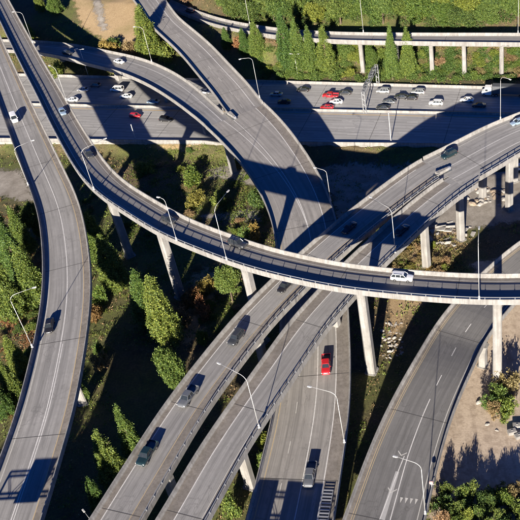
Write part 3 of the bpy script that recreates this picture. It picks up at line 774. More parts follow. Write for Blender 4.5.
def cabin(parts, xb0, xb1, xr0, xr1, zb, zr, wb, wr, bpost=(0.,), roofdrop=.0):
    """windshield, rear window, side windows, roof panel with pillars"""
    B = {(f, s): (xb0 if f else xb1, s*wb, zb) for f in (0, 1) for s in (-1, 1)}
    T = {(f, s): (xr0 if f else xr1, s*wr, zr if f else zr-roofdrop) for f in (0, 1) for s in (-1, 1)}
    parts.append(('windshield', quad_mesh('windshield', [B[1, -1], B[1, 1], T[1, 1], T[1, -1]], 'glass'), None))
    parts.append(('rear_window', quad_mesh('rear_window', [B[0, 1], B[0, -1], T[0, -1], T[0, 1]], 'glass'), None))
    for s in (-1, 1):
        q = [B[0, s], B[1, s], T[1, s], T[0, s]]
        parts.append(('side_window', quad_mesh('side_window', q if s < 0 else q[::-1], 'glass'), None))
    bm = bmesh.new()
    xm = (xr0+xr1)/2; rings = []
    for x, f in ((xr0+.05, .94), (xr0-.12, 1.0), (xm, 1.01), (xr1+.12, 1.0), (xr1-.05, .94)):
        z = zr-roofdrop*(xr0-x)/(xr0-xr1+1e-6)
        rings.append([bm.verts.new((x, y*wr*f, z+dz)) for y, dz in ((-1.02, -.03), (-1, .035), (-.5, .07), (.5, .07), (1, .035), (1.02, -.03))])
    for a, c in zip(rings, rings[1:]):
        for j in range(6): bm.faces.new((a[j], a[(j+1) % 6], c[(j+1) % 6], c[j]))
    bm.faces.new(rings[0]); bm.faces.new(rings[-1])
    for k in B: bm_tube(bm, [B[k], T[k]], [.06, .045], 6)
    for xp in bpost:
        for s in (-1, 1):
            t_ = .5; bm_tube(bm, [(xp, s*(wb+.005), zb), (xp, s*(wr+.005), zr-roofdrop*.5)], [.05, .045], 6)
    parts.append(('roof', bm_mesh('roof', bm, ['car_white']), 'PAINT'))
def lights(parts, xf, xr, y, zf, zrr, sz=(.10, .34, .15)):
    for s in (-1, 1):
        for nm, x, z, m in (('headlight', xf, zf, 'head_glass'), ('taillight', xr, zrr, 'tail_glass')):
            bm = bmesh.new(); bm_box(bm, (x, s*y, z), sz); bmesh.ops.bevel(bm, geom=list(bm.edges), offset=.03, affect='EDGES')
            parts.append((nm, bm_mesh(nm, bm, [m]), None))
def bumperplate(parts, x, name, mat, w=.5, z=.45):
    bm = bmesh.new(); bm_box(bm, (x, 0, z), (.06, w, .12)); parts.append((name, bm_mesh(name, bm, [mat]), None))
def mirrors(parts, x, y, z):
    for s in (-1, 1):
        bm = bmesh.new(); bm_box(bm, (x, s*(y+.1), z), (.12, .2, .13)); bmesh.ops.bevel(bm, geom=list(bm.edges), offset=.03, affect='EDGES')
        parts.append(('mirror', bm_mesh('mirror', bm, ['car_white']), 'PAINT'))
def wheels(parts, xs, y, r=.33, w=.23):
    wm, rm_ = wheel_mesh(r, w), rim_mesh(r, w)
    for x in xs:
        for s in (-1, 1): parts.append(('wheel', wm, None, (x, s*y, r), rm_))
def car_kind(kind):
    ps = []
    if kind == 'sedan':
        ps.append(('body', body_mesh([(2.36,.60,.36,.58),(2.27,.78,.26,.68),(1.9,.88,.2,.78),(1.0,.91,.2,.92),(0,.92,.2,.94),(-1.3,.92,.2,.97),(-1.9,.89,.22,.98),(-2.25,.82,.28,.93),(-2.36,.68,.40,.72)]), 'PAINT'))
        cabin(ps, 1.05, -1.85, .25, -1.1, .93, 1.42, .80, .60, (-.35,)); lights(ps, 2.22, -2.26, .62, .60, .74); mirrors(ps, .85, .88, 1.0)
        wheels(ps, (1.42, -1.38), .83); bumperplate(ps, 2.35, 'grille', 'steel_dark', .8, .45); bumperplate(ps, -2.36, 'plate', 'paint_white', .45, .55)
    elif kind == 'hatch':
        ps.append(('body', body_mesh([(2.05,.60,.36,.62),(1.97,.78,.26,.74),(1.6,.86,.2,.86),(.9,.89,.2,.98),(0,.90,.2,1.0),(-1.2,.90,.2,1.02),(-1.75,.87,.24,1.02),(-2.0,.80,.3,.98),(-2.08,.68,.42,.75)]), 'PAINT'))
        cabin(ps, 1.0, -1.95, .3, -1.45, .98, 1.50, .79, .62, (-.2,)); lights(ps, 1.92, -2.0, .62, .66, .86); mirrors(ps, .85, .86, 1.05)
        wheels(ps, (1.28, -1.25), .81, .32); bumperplate(ps, 2.04, 'grille', 'steel_dark', .7, .48); bumperplate(ps, -2.08, 'plate', 'paint_white', .45, .6)
    elif kind == 'suv':
        ps.append(('body', body_mesh([(2.38,.66,.42,.82),(2.30,.84,.30,.96),(1.9,.94,.25,1.04),(1.05,.96,.25,1.12),(0,.97,.25,1.14),(-1.4,.97,.25,1.15),(-2.0,.95,.28,1.15),(-2.33,.90,.34,1.10),(-2.40,.80,.46,.9)]), 'PAINT'))
        cabin(ps, 1.1, -2.28, .45, -1.85, 1.11, 1.74, .86, .70, (-.15, -1.2)); lights(ps, 2.26, -2.34, .72, .84, 1.0); mirrors(ps, .95, .94, 1.2)
        wheels(ps, (1.45, -1.42), .87, .37, .25); bumperplate(ps, 2.38, 'grille', 'steel_dark', 1.0, .62); bumperplate(ps, -2.40, 'plate', 'paint_white', .45, .75)
        bm = bmesh.new(); [bm_box(bm, (-.7, s*.62, 1.84), (1.9, .05, .05)) for s in (-1, 1)]; ps.append(('roof_rack', bm_mesh('roof_rack', bm, ['steel_dark']), None))
    elif kind == 'van':
        ps.append(('body', body_mesh([(2.55,.70,.42,.85),(2.45,.88,.30,1.0),(2.05,.97,.25,1.12),(1.3,1.0,.25,1.22),(0,1.0,.25,1.24),(-1.6,1.0,.25,1.24),(-2.3,.98,.28,1.22),(-2.5,.92,.34,1.15),(-2.55,.82,.46,.95)]), 'PAINT'))
        cabin(ps, 1.65, -2.48, .85, -2.3, 1.2, 2.0, .92, .80, (.2, -1.1)); lights(ps, 2.42, -2.48, .76, .88, 1.05); mirrors(ps, 1.4, .98, 1.3)
        wheels(ps, (1.6, -1.55), .9, .36, .25); bumperplate(ps, 2.54, 'grille', 'steel_dark', .9, .6); bumperplate(ps, -2.55, 'plate', 'paint_white', .45, .75)
    elif kind == 'pickup':
        ps.append(('body', body_mesh([(2.85,.70,.45,.88),(2.76,.90,.34,1.02),(2.35,.98,.3,1.10),(1.5,1.0,.3,1.16),(.6,1.0,.3,1.18),(-.75,1.0,.3,1.18),(-.78,1.0,.3,.80),(-2.0,1.0,.3,.80),(-2.75,.97,.34,.80),(-2.85,.9,.45,.74)]), 'PAINT'))
        cabin(ps, 1.45, -.78, .80, -.62, 1.15, 1.82, .88, .72, (.12,)); lights(ps, 2.74, -2.82, .78, .90, .92); mirrors(ps, 1.2, .98, 1.28)
        bm = bmesh.new()
        for s in (-1, 1): bm_box(bm, (-1.8, s*.95, 1.0), (2.05, .12, .42))
        bm_box(bm, (-2.80, 0, 1.0), (.10, 1.78, .40)); bmesh.ops.bevel(bm, geom=list(bm.edges), offset=.03, affect='EDGES')
        ps.append(('bed_wall', bm_mesh('bed_wall', bm, ['car_white']), 'PAINT'))
        bm = bmesh.new(); bm_box(bm, (-1.78, 0, .845), (1.94, 1.74, .03)); ps.append(('bed_floor', bm_mesh('bed_floor', bm, ['steel_dark']), None))
        wheels(ps, (1.75, -1.75), .89, .40, .27); bumperplate(ps, 2.86, 'grille', 'steel', 1.2, .70); bumperplate(ps, -2.88, 'bumper', 'steel', 1.7, .55)
    elif kind == 'truck':
        bm = bmesh.new(); bm_box(bm, (5.6, 0, 1.95), (2.3, 2.4, 2.7)); bm_box(bm, (7.1, 0, 1.15), (1.2, 2.1, 1.3)); bmesh.ops.bevel(bm, geom=list(bm.edges), offset=.14, segments=2, affect='EDGES')
        ps.append(('cab', bm_mesh('cab', bm, ['car_white']), 'PAINT'))
        ps.append(('windshield', quad_mesh('windshield', [(6.79, -1.02, 2.0), (6.79, 1.02, 2.0), (6.78, .95, 2.85), (6.78, -.95, 2.85)], 'glass'), None))
        for s in (-1, 1):
            bm = bmesh.new(); bm_box(bm, (6.1, s*1.205, 2.4), (.9, .03, .7)); ps.append(('side_window', bm_mesh('side_window', bm, ['glass']), None))
            bm = bmesh.new(); bm_tube(bm, [(4.7, s*.9, 1.0), (4.55, s*.9, 3.7)], [.08, .08], 8); ps.append(('exhaust', bm_mesh('exhaust', bm, ['steel']), None))
        bm = bmesh.new(); bm_box(bm, (-1.6, 0, 2.55), (11.6, 2.5, 2.7)); bmesh.ops.bevel(bm, geom=list(bm.edges), offset=.06, affect='EDGES'); ps.append(('trailer', bm_mesh('trailer', bm, ['steel_dark']), None))
        bm = bmesh.new(); bm_box(bm, (-.2, 0, .95), (14, .9, .3)); ps.append(('chassis', bm_mesh('chassis', bm, ['steel_dark']), None))
        lights(ps, 7.66, -7.4, .85, .95, .95); wheels(ps, (6.9, 3.9, 2.8, -5.2, -6.3), 1.05, .5, .35)
    return ps
KINDS = {}
def vehicle(name, kind, color, mtx, label, cat, group=None):
    if kind not in KINDS: KINDS[kind] = car_kind(kind)
    r = thing(name, label, cat, (0, 0, 0), group); r.matrix_world = mtx
    for part in KINDS[kind]:
        o = link(part[0], part[1], r, part[3] if len(part) > 3 else (0, 0, 0))
        if part[2] == 'PAINT':
            o.material_slots[0].link = 'OBJECT'; o.material_slots[0].material = MATS['car_'+color]
        if len(part) > 4: link('rim', part[4], o)
    return r
def on_deck(p, px, py, d, v=.75, yaw=0.):
    s, u = locate(p, px, py, v); s = min(max(s, .5), p.L-.5)
    w = W_at(p, s); u = min(max(u, 1.45), w-1.45)
    c = Vector(P_at(p, s, u, .015)); t = (Vector(P_at(p, s+.4, u))-Vector(P_at(p, s-.4, u))).normalized()*d
    if yaw: t = Matrix.Rotation(yaw, 3, 'Z') @ t
    n = (Vector(P_at(p, s, u+.4))-Vector(P_at(p, s, u-.4))).normalized()
    up = t.cross(n).normalized()
    if up.z < 0: up = -up
    y = up.cross(t).normalized()
    m = Matrix((t, y, up)).transposed().to_4x4(); m.translation = c
    return m
FWC = 'traffic on the freeway'
VEH = [
 (LR, 14, 118, 'van', 'white', 1, 'van', 'white van driving down the upper left ramp', 'van'),
 (LR, 49, 325, 'sedan', 'black', 1, 'car', 'black sedan heading down the left ramp toward the viewer', 'car'),
 (ring, 62, 111, 'sedan', 'paleblue', 1, 'car', 'pale blue car high on the upper left of the flyover', 'car'),
 (ring, 88.5, 153, 'sedan', 'charcoal', 1, 'car', 'dark car on the flyover beside the curved lamp post at upper left', 'car'),
 (ring, 168, 219, 'hatch', 'charcoal', 1, 'car', 'dark hatchback half in parapet shade on the flyover, left of the dark off-roader', 'car'),
 (ring, 237, 243, 'suv', 'charcoal', 1, 'car', 'dark off-road car on the flyover right of the tall lamp post', 'car'),
 (ring, 402, 277, 'suv', 'white', 1, 'car', 'white car alone on the right half of the flyover', 'car'),
 (PM, 449, 154, 'suv', 'teal', -1, 'car', 'dark teal car on the merged ramp near the gore nose', 'car'),
 (PM, 518, 121, 'sedan', 'paleblue', -1, 'car', 'blue-grey car cut by the right edge on the merged ramp', 'car'),
 (P1, 349, 227, 'sedan', 'black', -1, 'car', 'dark car in the flyover shadow on the left paired ramp', 'car'),
 (P2, 402, 229, 'sedan', 'black', 1, 'car', 'dark car in the flyover shadow on the right paired ramp', 'car'),
 (P1, 285, 285, 'sedan', 'black', -1, 'car', 'black car emerging from under the flyover on the left paired ramp', 'car'),
 (P1, 236, 337, 'suv', 'charcoal', -1, 'car', 'dark grey car with long shadow midway along the left paired ramp', 'car'),
 (P1, 188, 396, 'pickup', 'grey', -1, 'pickup', 'grey pickup on the left paired ramp above the teal one', 'pickup truck'),
 (P1, 147, 453, 'pickup', 'teal', -1, 'pickup', 'dark teal pickup lowest on the left paired ramp', 'pickup truck'),
 (YM, 326, 364, 'pickup', 'red', 1, 'pickup', 'red pickup on the wide ramp under the paired ramps', 'pickup truck'),
 (YM, 310, 474, 'pickup', 'grey', 1, 'pickup', 'grey pickup near the bottom of the wide ramp', 'pickup truck'),
 (BR, 119, 61, 'sedan', 'white', 1, 'car', 'white car on the narrow branch ramp', 'car'),
 (BR, 67, 52, 'sedan', 'charcoal', 1, 'car', 'dark car in shade at the left of the branch ramp', 'car'),
 (TR, 190, 10, 'suv', 'charcoal', -1, 'car', 'dark car at the left end of the hillside ramp', 'car'),
 (fw, 83, 89, 'sedan', 'silver', -1, 'car', 'pale car in shade on the far lanes, just right of the flyover', 'car'),
 (fw, 95, 84.5, 'hatch', 'grey', -1, 'car', 'grey car in shade on the outermost far lane, left of the white van', 'car'),
 (fw, 72, 99, 'sedan', 'white', -1, 'car', 'white car half hidden by the flyover edge on the far lanes', 'car'),
 (fw, 117, 89, 'van', 'white', -1, 'van', 'white van on the far freeway lanes below the branch ramp', 'van'),
 (fw, 126, 95.5, 'sedan', 'white', -1, 'car', 'white sedan on the freeway just right of and below the white van', 'car'),
 (fw, 153, 101, 'sedan', 'paleblue', -1, 'car', 'pale blue sedan on the far lanes left of the branch ramp', 'car'),
 (fw, 135, 115, 'hatch', 'red', 1, 'car', 'small red car on the near freeway lanes at left', 'car'),
 (fw, 166, 119, 'suv', 'black', 1, 'car', 'black car on the near freeway lanes beside the branch ramp', 'car'),
 (fw, 204, 91, 'sedan', 'white', -1, 'car', 'white car glimpsed between the two joining ramps', 'car'),
 (fw, 276, 93.5, 'sedan', 'silver', -1, 'car', 'silver car in shade right of the descending ramp', 'car'),
 (fw, 284, 101, 'sedan', 'black', -1, 'car', 'black car in shade by the median, right of the descending ramp', 'car'),
 (fw, 303, 89, 'sedan', 'black', -1, 'car', 'black sedan at the shadow edge on the far lanes', 'car'),
 (fw, 330.5, 95, 'pickup', 'red', -1, 'pickup', 'large red pickup on the far lanes left of the gantry', 'pickup truck'),
 (fw, 345, 92, 'sedan', 'charcoal', -1, 'car', 'dark car right behind the large red pickup', 'car'),
 (fw, 336, 101, 'sedan', 'white', -1, 'car', 'white sedan just below the large red pickup', 'car'),
 (fw, 327, 106.5, 'sedan', 'red', -1, 'car', 'red sedan beside the median barrier', 'car'),
 (fw, 383, 90.5, 'suv', 'silver', -1, 'car', 'silver car right of the gantry on the outermost far lane', 'car'),
 (fw, 418, 91.5, 'suv', 'silver', -1, 'car', 'silver car leading the upper right freeway lane', 'car'),
 (fw, 401, 96, 'sedan', 'charcoal', -1, 'car', 'dark car in the second far lane, right of the gantry', 'car'),
 (fw, 411, 97, 'sedan', 'black', -1, 'car', 'black car close behind the dark one in the second far lane', 'car'),
 (fw, 389, 101, 'sedan', 'grey', -1, 'car', 'grey car in the third far lane, right of the gantry', 'car'),
 (fw, 383, 107, 'sedan', 'charcoal', -1, 'car', 'dark car in the far lane next to the median, right of the gantry', 'car'),
 (fw, 436, 102.5, 'suv', 'white', -1, 'car', 'white car at the edge of the big ramp shadow', 'car'),
 (fw, 467, 99, 'sedan', 'white', -1, 'car', 'white car inside the ramp shadow at right', 'car'),
 (fw, 479, 104.5, 'sedan', 'charcoal', -1, 'car', 'dark car inside the ramp shadow below the truck', 'car'),
 (fw, 505, 93.5, 'truck', 'white', -1, 'truck', 'semi truck with white cab and dark trailer in the ramp shadow', 'truck'),
]
for pth, px, py, kind, colr, d, nm, lab, cat in VEH:
    vehicle({'car': 'car', 'van': 'van', 'pickup': 'pickup_truck', 'truck': 'semi_truck'}[nm], kind, colr, on_deck(pth, px, py, d, .8), lab, cat, FWC if pth is fw and kind in ('sedan', 'suv', 'hatch') else None)
q = ground_at(515, 170)
vehicle('van', 'van', 'white', Matrix.Translation(q) @ Matrix.Rotation(R(170), 4, 'Z'), 'white van parked under the merged ramp at the right edge', 'van')

# ------------------------------------------------------------------ lamp posts
def lamp_post(base, h, head, label, armlen=None, rad=.09):
    base = Vector(base); top = base.z+h
    hw_ = Vector(at(head[0], head[1], top+.5)); dv = Vector((hw_.x-base.x, hw_.y-base.y, 0))
    L = min(max(dv.length, 1.2), 6.5) if armlen is None else armlen
    dv = dv.normalized() if dv.length > .01 else Vector((1, 0, 0))
    r = thing('lamp_post', label, 'lamp post', base, 'lamp posts along the ramps')
    bm = bmesh.new(); bm_tube(bm, [(0, 0, 0), (0, 0, h*.5), (0, 0, h*.9)], [rad, rad*.8, rad*.62], 8)
    bm_box(bm, (0, 0, .06), (.5, .5, .12)); bm_box(bm, (0, 0, .5), (.34, .34, .7))
    link('pole', bm_mesh('pole', bm, ['steel_white'], True), r)
    pts = [(0, 0, h*.9-.05)]; R_ = min(1.6, L*.5)
    for a in range(1, 6):
        t_ = a/5*math.pi/2; pts.append(tuple(dv*(R_*(1-math.cos(t_))) + Vector((0, 0, h*.9+(h*.1)*math.sin(t_)))))
    pts.append(tuple(dv*L + Vector((0, 0, h+.25))))
    bm = bmesh.new(); bm_tube(bm, pts, [rad*.62]*3+[rad*.55]*3+[rad*.45], 8); link('arm', bm_mesh('arm', bm, ['steel_white'], True), r)
    rot = Matrix.Rotation(math.atan2(dv.y, dv.x), 3, 'Z')
    bm = bmesh.new(); bm_box(bm, tuple(dv*(L+.35)+Vector((0, 0, h+.25))), (.95, .36, .18), rot); bmesh.ops.bevel(bm, geom=list(bm.edges), offset=.06, affect='EDGES')
    hd = link('lamp_head', bm_mesh('lamp_head', bm, ['steel_white']), r)
    bm = bmesh.new(); bm_box(bm, tuple(dv*(L+.45)+Vector((0, 0, h+.14))), (.55, .28, .08), rot); link('lens', bm_mesh('lens', bm, ['lamp_glass']), hd)
    return r
def solve_h(b, y1):
    lo, hi = 0, 40
    for _ in range(40):
        m = (lo+hi)/2
        if proj((b[0], b[1], b[2]+m))[1] > y1: lo = m
        else: hi = m
    return lo
def deck_edge(p, px, py, v=1.0):
    s, u = locate(p, px, py, v); w = W_at(p, s)
    return P_at(p, s, .09 if u < w/2 else w-.09, v)
LAMPS = [
 (ring, (72,99), (63,68), (50,65), 'lamp post on the far flyover parapet above the freeway edge'),
 (ring, (37,42), (29,12), (14,11), 'lamp post nearest the top left corner of the picture'),
 (ring, (98,188), (88,150), (104,138), 'lamp post beside the dark car on the upper left flyover'),
 (ring, (177,240), (166,199), (163,197), 'lamp post on the near flyover parapet beside the dark hatchback'),
 (ring, (225,261), (213.6,208), (227,191), 'tall lamp post left of the dark off-roader on the flyover'),
 (ring, (479,301), (478,240), (479,228), 'lamp post on the flyover above its rightmost pillar'),
 (P2, (258,427), (244,377), (220,363), 'lamp post on the right paired ramp with its arm across the left one'),
 (P2, (389,250), (384,209), (368,195), 'lamp post on the right paired ramp just beyond the flyover'),
 (YM, (345,442), (336,393), (311,386), 'lamp post on the right side of the wide lower ramp'),
 (DR, (428,514), (422,464), (397,456), 'lamp post at the bottom of the dark asphalt road'),
 (LR, (32,347), (12,296), (32,287), 'lamp post left of the black sedan on the left ramp'),
 (LR, (28,185), (15.5,148), (31,140), 'lamp post below the white van on the left ramp'),
 (YU, (262,97), (255,57), (241,58), 'lamp post on the right parapet of the descending ramp'),
 (YM, (333,200), (329,170), (316,167), 'lamp post on the right parapet before the paired ramps'),
 (BR, (153,61), (147,27), (135,26), 'lamp post at the far side of the branch ramp before the poplar'),
 (PM, (500,119), (499,76), (509,78), 'lamp post on the merged ramp near the right edge'),
 (TR, (364,31), (362,-4), (350,-6), 'lamp post behind the hillside ramp above the gantry'),
 (TR, (249,24), (245,-6), (232,-8), 'lamp post behind the hillside ramp above the orange bush'),
 (TR, (518,33), (517,-6), (505,-8), 'lamp post behind the hillside ramp at the right edge'),
]
for p, b, t, hd, lab in LAMPS:
    q = deck_edge(p, *b); lamp_post(q, min(max(solve_h(q, t[1]), 8.), 15.5)/1.0, hd, lab)
q = at(93, 523, 9.0); q[2] = gz(q[0], q[1])
lamp_post(q, 9.0-q[2], (84, 511), 'lamp post peeking in at the bottom edge left of the paired ramps')
def double_lamp(q, h, label, dv):
    r = thing('double_lamp_post', label, 'lamp post', q); dv = Vector(dv).normalized()
    bm = bmesh.new(); bm_tube(bm, [(0, 0, 0), (0, 0, h)], [.13, .08], 8); bm_box(bm, (0, 0, .1), (.5, .5, .2)); link('pole', bm_mesh('pole', bm, ['steel_white'], True), r)
    for s in (-1, 1):
        bm = bmesh.new(); bm_tube(bm, [(0, 0, h-.2), tuple(dv*s*1.1+Vector((0, 0, h+.1)))], [.06, .05], 6); link('arm', bm_mesh('arm', bm, ['steel_white']), r)
        bm = bmesh.new(); bm_box(bm, tuple(dv*s*1.4+Vector((0, 0, h+.12))), (.9, .4, .2), Matrix.Rotation(math.atan2(dv.y, dv.x), 3, 'Z')); bmesh.ops.bevel(bm, geom=list(bm.edges), offset=.05, affect='EDGES'); link('lamp_head', bm_mesh('lamp_head', bm, ['steel_white']), r)
q = ground_at(298, 77); double_lamp(q, 9., 'T-shaped twin lamp before the poplars by the far freeway shoulder', (1, -.3, 0))
q = at(88.5, 76, 0); double_lamp(q, 11., 'T-shaped twin lamp rising behind the branch ramp', (1, -.3, 0))
q = at(27, 60, 1); double_lamp(q, 15., 'twin lamp showing above the flyover at the top left', (1, -.3, 0))
def post(q, h, label, r0=.16):
    r = thing('marker_post', label, 'post', q)
    bm = bmesh.new(); bm_tube(bm, [(0, 0, 0), (0, 0, h)], [r0, r0*.8], 8); bm_box(bm, (0, 0, .1), (.6, .6, .2)); link('shaft', bm_mesh('shaft', bm, ['steel_white']), r)
    bm = bmesh.new(); bm_tube(bm, [(0, 0, h), (0, 0, h+.25)], [.22, .12], 8); link('cap', bm_mesh('cap', bm, ['steel']), r)
post(at(391, 141, 0), 10., 'plain white post on the near freeway edge below the gantry')
post(at(135, 138, 0), 5., 'plain white post on the near freeway edge below the small red car')

# ------------------------------------------------------------------ sign gantries
def gantry(label, a, c, h, panels, deep=1.6, pan_h=3.6, face=1, depth=1.1, steel='steel'):
    """box-truss sign bridge from foot a to foot c; panels: (f0, f1) along the span"""
    a = Vector(a); c = Vector(c); d = (c-a); d.z = 0; L = d.length; d.normalize(); n = Vector((-d.y, d.x, 0))*face
    r = thing('sign_gantry', label, 'sign gantry', a)
    for nm, o_ in (('leg', 0.), ('leg', L)):
        z0 = 0 if o_ == 0 else c.z-a.z
        bm = bmesh.new()
        for s in (-1, 1): bm_tube(bm, [tuple(d*o_+n*s*depth/2+Vector((0, 0, z0))), tuple(d*o_+n*s*depth/2+Vector((0, 0, h)))], [.17, .15], 8)
        for k in range(4):
            z = z0+(h-z0)*(k+.5)/4; bm_tube(bm, [tuple(d*o_-n*depth/2+Vector((0, 0, z-.5))), tuple(d*o_+n*depth/2+Vector((0, 0, z+.5)))], [.07, .07], 6)
        link(nm, bm_mesh('leg', bm, [steel]), r)
    bm = bmesh.new(); k = max(4, int(L/2.2))
    for s in (-1, 1):
        for z in (h-deep, h): bm_tube(bm, [tuple(n*s*depth/2+Vector((0, 0, z))), tuple(d*L+n*s*depth/2+Vector((0, 0, z)))], [.12, .12], 6)
        for i in range(k):
            z0, z1 = (h-deep, h) if i % 2 else (h, h-deep)
            bm_tube(bm, [tuple(d*L*i/k+n*s*depth/2+Vector((0, 0, z0))), tuple(d*L*(i+1)/k+n*s*depth/2+Vector((0, 0, z1)))], [.06, .06], 5)
    for i in range(k+1):
        for z in (h-deep, h): bm_tube(bm, [tuple(d*L*i/k-n*depth/2+Vector((0, 0, z))), tuple(d*L*i/k+n*depth/2+Vector((0, 0, z)))], [.05, .05], 5)
    link('truss', bm_mesh('truss', bm, [steel]), r)
    for f0, f1 in panels:
        mid = d*L*(f0+f1)/2 + n*(depth/2+.25) + Vector((0, 0, h-deep/2+(.0)))
        rot = Matrix.Rotation(math.atan2(d.y, d.x), 3, 'Z')
        bm = bmesh.new(); bm_box(bm, tuple(mid), (L*(f1-f0), .10, pan_h), rot); pn = link('sign_panel', bm_mesh('sign_panel', bm, ['sign_back']), r)
        bm = bmesh.new(); bm_box(bm, tuple(mid+n*.07), (L*(f1-f0)-.2, .03, pan_h-.2), rot); link('sign_face', bm_mesh('sign_face', bm, ['sign_green']), pn)
        bm = bmesh.new()
        for z in (-1.2, 0, 1.2): bm_box(bm, tuple(mid-n*.13+Vector((0, 0, z))), (L*(f1-f0)-.1, .12, .12), rot)
        link('stiffener', bm_mesh('stiffener', bm, [steel]), pn)
    return r
sh_ = Vector((sdir.x, sdir.y, 0)).normalized(); cot = 1/math.tan(SUN_EL)
g0 = at(365, 113, 0); t_ = Vector(fw.n[0])*-1
g1 = Vector(g0) + t_*(W_at(fw, fwx(g0[0]))*.475+1.0); g1.z = 0
gantry('steel sign gantry spanning the far freeway lanes', g0, g1, 7.8, ((.14, .40), (.54, .84)), 1.2, 2.0, 1, .9, 'galvanised')
def shadow_gantry(p, px, py, h, label, panels, pan_h, ext=.6):
    """its top edge's shadow falls at this pixel of the deck"""
    s, u = locate(p, px, py); q = Vector(P_at(p, s, u)) - sh_*(h+pan_h/2-.8)*cot
    i = int(np.argmin(np.linalg.norm(p.e0[:, :2]+p.n[:, :2]*p.w[:, None]/2-np.array(q[:2]), axis=1))); s2 = p.s[i]
    a = P_at(p, s2, -ext, -.3); c = P_at(p, s2, W_at(p, s2)+ext, -.3)
    return gantry(label, a, c, h+.3, panels, 1.6, pan_h, 1)
shadow_gantry(LR, 34, 467, 8.0, 'sign gantry over the left ramp below the picture, casting its shadow', ((.28, .62), (.80, 1.02)), 3.2)
shadow_gantry(YM, 300, 491, 8.0, 'sign gantry over the wide ramp below the picture, casting its shadow', ((.0, .30), (.40, .80)), 3.2)
# steel access walkway with rungs on the right shoulder of the wide ramp
s0w, u0w = locate(YM, 331, 489, 1.0); s1w, u1w = locate(YM, 327, 545, 1.0)
qa = Vector(P_at(YM, s0w, W_at(YM, s0w)-1.9, .0)); qb = Vector(P_at(YM, s1w, W_at(YM, s1w)-1.9, .0))
r = thing('access_walkway', 'white barred steel walkway on the right shoulder of the wide ramp', 'walkway', (qa.x, qa.y, qa.z))
dw = (qb-qa); Lw = dw.length; dw.normalize(); nw = Vector((-dw.y, dw.x, 0)).normalized()
for s in (-1, 1):
    bm = bmesh.new()
    bm_tube(bm, [tuple(nw*s*.95+Vector((0, 0, .75))), tuple(dw*Lw+nw*s*.95+Vector((0, 0, .75)))], [.07, .07], 6)
    k = 0
    while k*2.4 < Lw: bm_tube(bm, [tuple(dw*k*2.4+nw*s*.95+Vector((0, 0, .012))), tuple(dw*k*2.4+nw*s*.95+Vector((0, 0, .75)))], [.05, .05], 6); k += 1
    link('side_rail', bm_mesh('side_rail', bm, ['galvanised']), r)
rung = bmesh.new(); bm_box(rung, (0, 0, 0), (.28, 1.86, .06)); rung = bm_mesh('rung', rung, ['steel'])
for k in range(int(Lw/.72)):
    link('rung', rung, r, dw*(k*.72+.1)+Vector((0, 0, .72)), (0, math.asin(-dw.z), math.atan2(dw.y, dw.x)))
# small warning beacon on the dark road's right parapet
q = deck_edge(DR, 433, 487); r = thing('warning_beacon', 'small pink round beacon on a hooked bracket by the dark road', 'beacon', q)
bm = bmesh.new(); bm_tube(bm, [(0, 0, 0), (.05, 0, .5), (.3, -.1, .75), (.5, -.1, .7)], [.05]*4, 6); link('bracket', bm_mesh('bracket', bm, ['steel_white']), r)
bm = bmesh.new(); bm_tube(bm, [(0, .1, 1.0), (0, .1, 1.1), (0, .1, 1.35), (0, .1, 1.5)], [.1, .42, .36, .05], 12); link('lamp_shade', bm_mesh('lamp_shade', bm, ['pink_plastic']), r)
bm = bmesh.new(); bm_tube(bm, [(0, 0, .4), (0, .1, 1.05)], [.05, .05], 6); link('stem', bm_mesh('stem', bm, ['steel_white']), r)
# gore noses
def nose(q, ang, label):
    r = thing('crash_cushion', label, 'crash cushion', q)
    for k in range(5):
        bm = bmesh.new(); bm_box(bm, (k*.95, 0, .45), (.86, .7+.16*k, .86)); bmesh.ops.bevel(bm, geom=list(bm.edges), offset=.06, affect='EDGES')
        link('cushion_cell', bm_mesh('cushion_cell', bm, ['steel' if k == 0 else 'concrete_white']), r)
    bm = bmesh.new(); bm_box(bm, (2.2, 0, .035), (5.2, 1.75, .07)); link('base_plate', bm_mesh('base_plate', bm, ['steel_dark']), r)
    r.rotation_euler.z = ang
tq = T_at(PM, 0); sn_, un_ = locate(PM, 449, 169.5); q = P_at(PM, sn_, un_, .0); nose(q, math.atan2(-tq[1], -tq[0]), 'crash cushion at the nose between the paired ramps')
tq = T_at(YM, 0); q = P_at(YM, 1.5, W_at(YM, 1.5)*.46, .0); nose(q, math.atan2(-tq[1], -tq[0]), 'crash cushion at the nose where the branch ramp joins')

# ------------------------------------------------------------------ trees and shrubs
def leaf_cloud(name, centers, nper, sig, size, mat, flat=.0, seed=0):
    g = np.random.default_rng(seed)
    c = np.repeat(np.asarray(centers), nper, axis=0); n = len(c)
    c = c + g.normal(0, 1, (n, 3))*np.asarray(sig)
    a = g.normal(0, 1, (n, 3)); a[:, 2] *= (1-flat); a /= np.linalg.norm(a, axis=1)[:, None]
    b_ = np.cross(a, g.normal(0, 1, (n, 3))); b_ /= np.linalg.norm(b_, axis=1)[:, None]
    sz = size*g.uniform(.6, 1.3, n)[:, None]
    fold = np.cross(a, b_)*sz*.25
    V = np.empty((n, 4, 3)); V[:, 0] = c-a*sz; V[:, 1] = c+b_*sz*.55+fold; V[:, 2] = c+a*sz; V[:, 3] = c-b_*sz*.55+fold
    me = bpy.data.meshes.new(name)
    me.vertices.add(n*4); me.vertices.foreach_set('co', V.astype(np.float32).ravel())
    me.loops.add(n*4); me.loops.foreach_set('vertex_index', np.arange(n*4, dtype=np.int32))
    me.polygons.add(n); me.polygons.foreach_set('loop_start', np.arange(0, n*4, 4, dtype=np.int32))
    me.polygons.foreach_set('loop_total', np.full(n, 4, dtype=np.int32))
    me.materials.append(MATS[mat]); me.update(calc_edges=True); return me
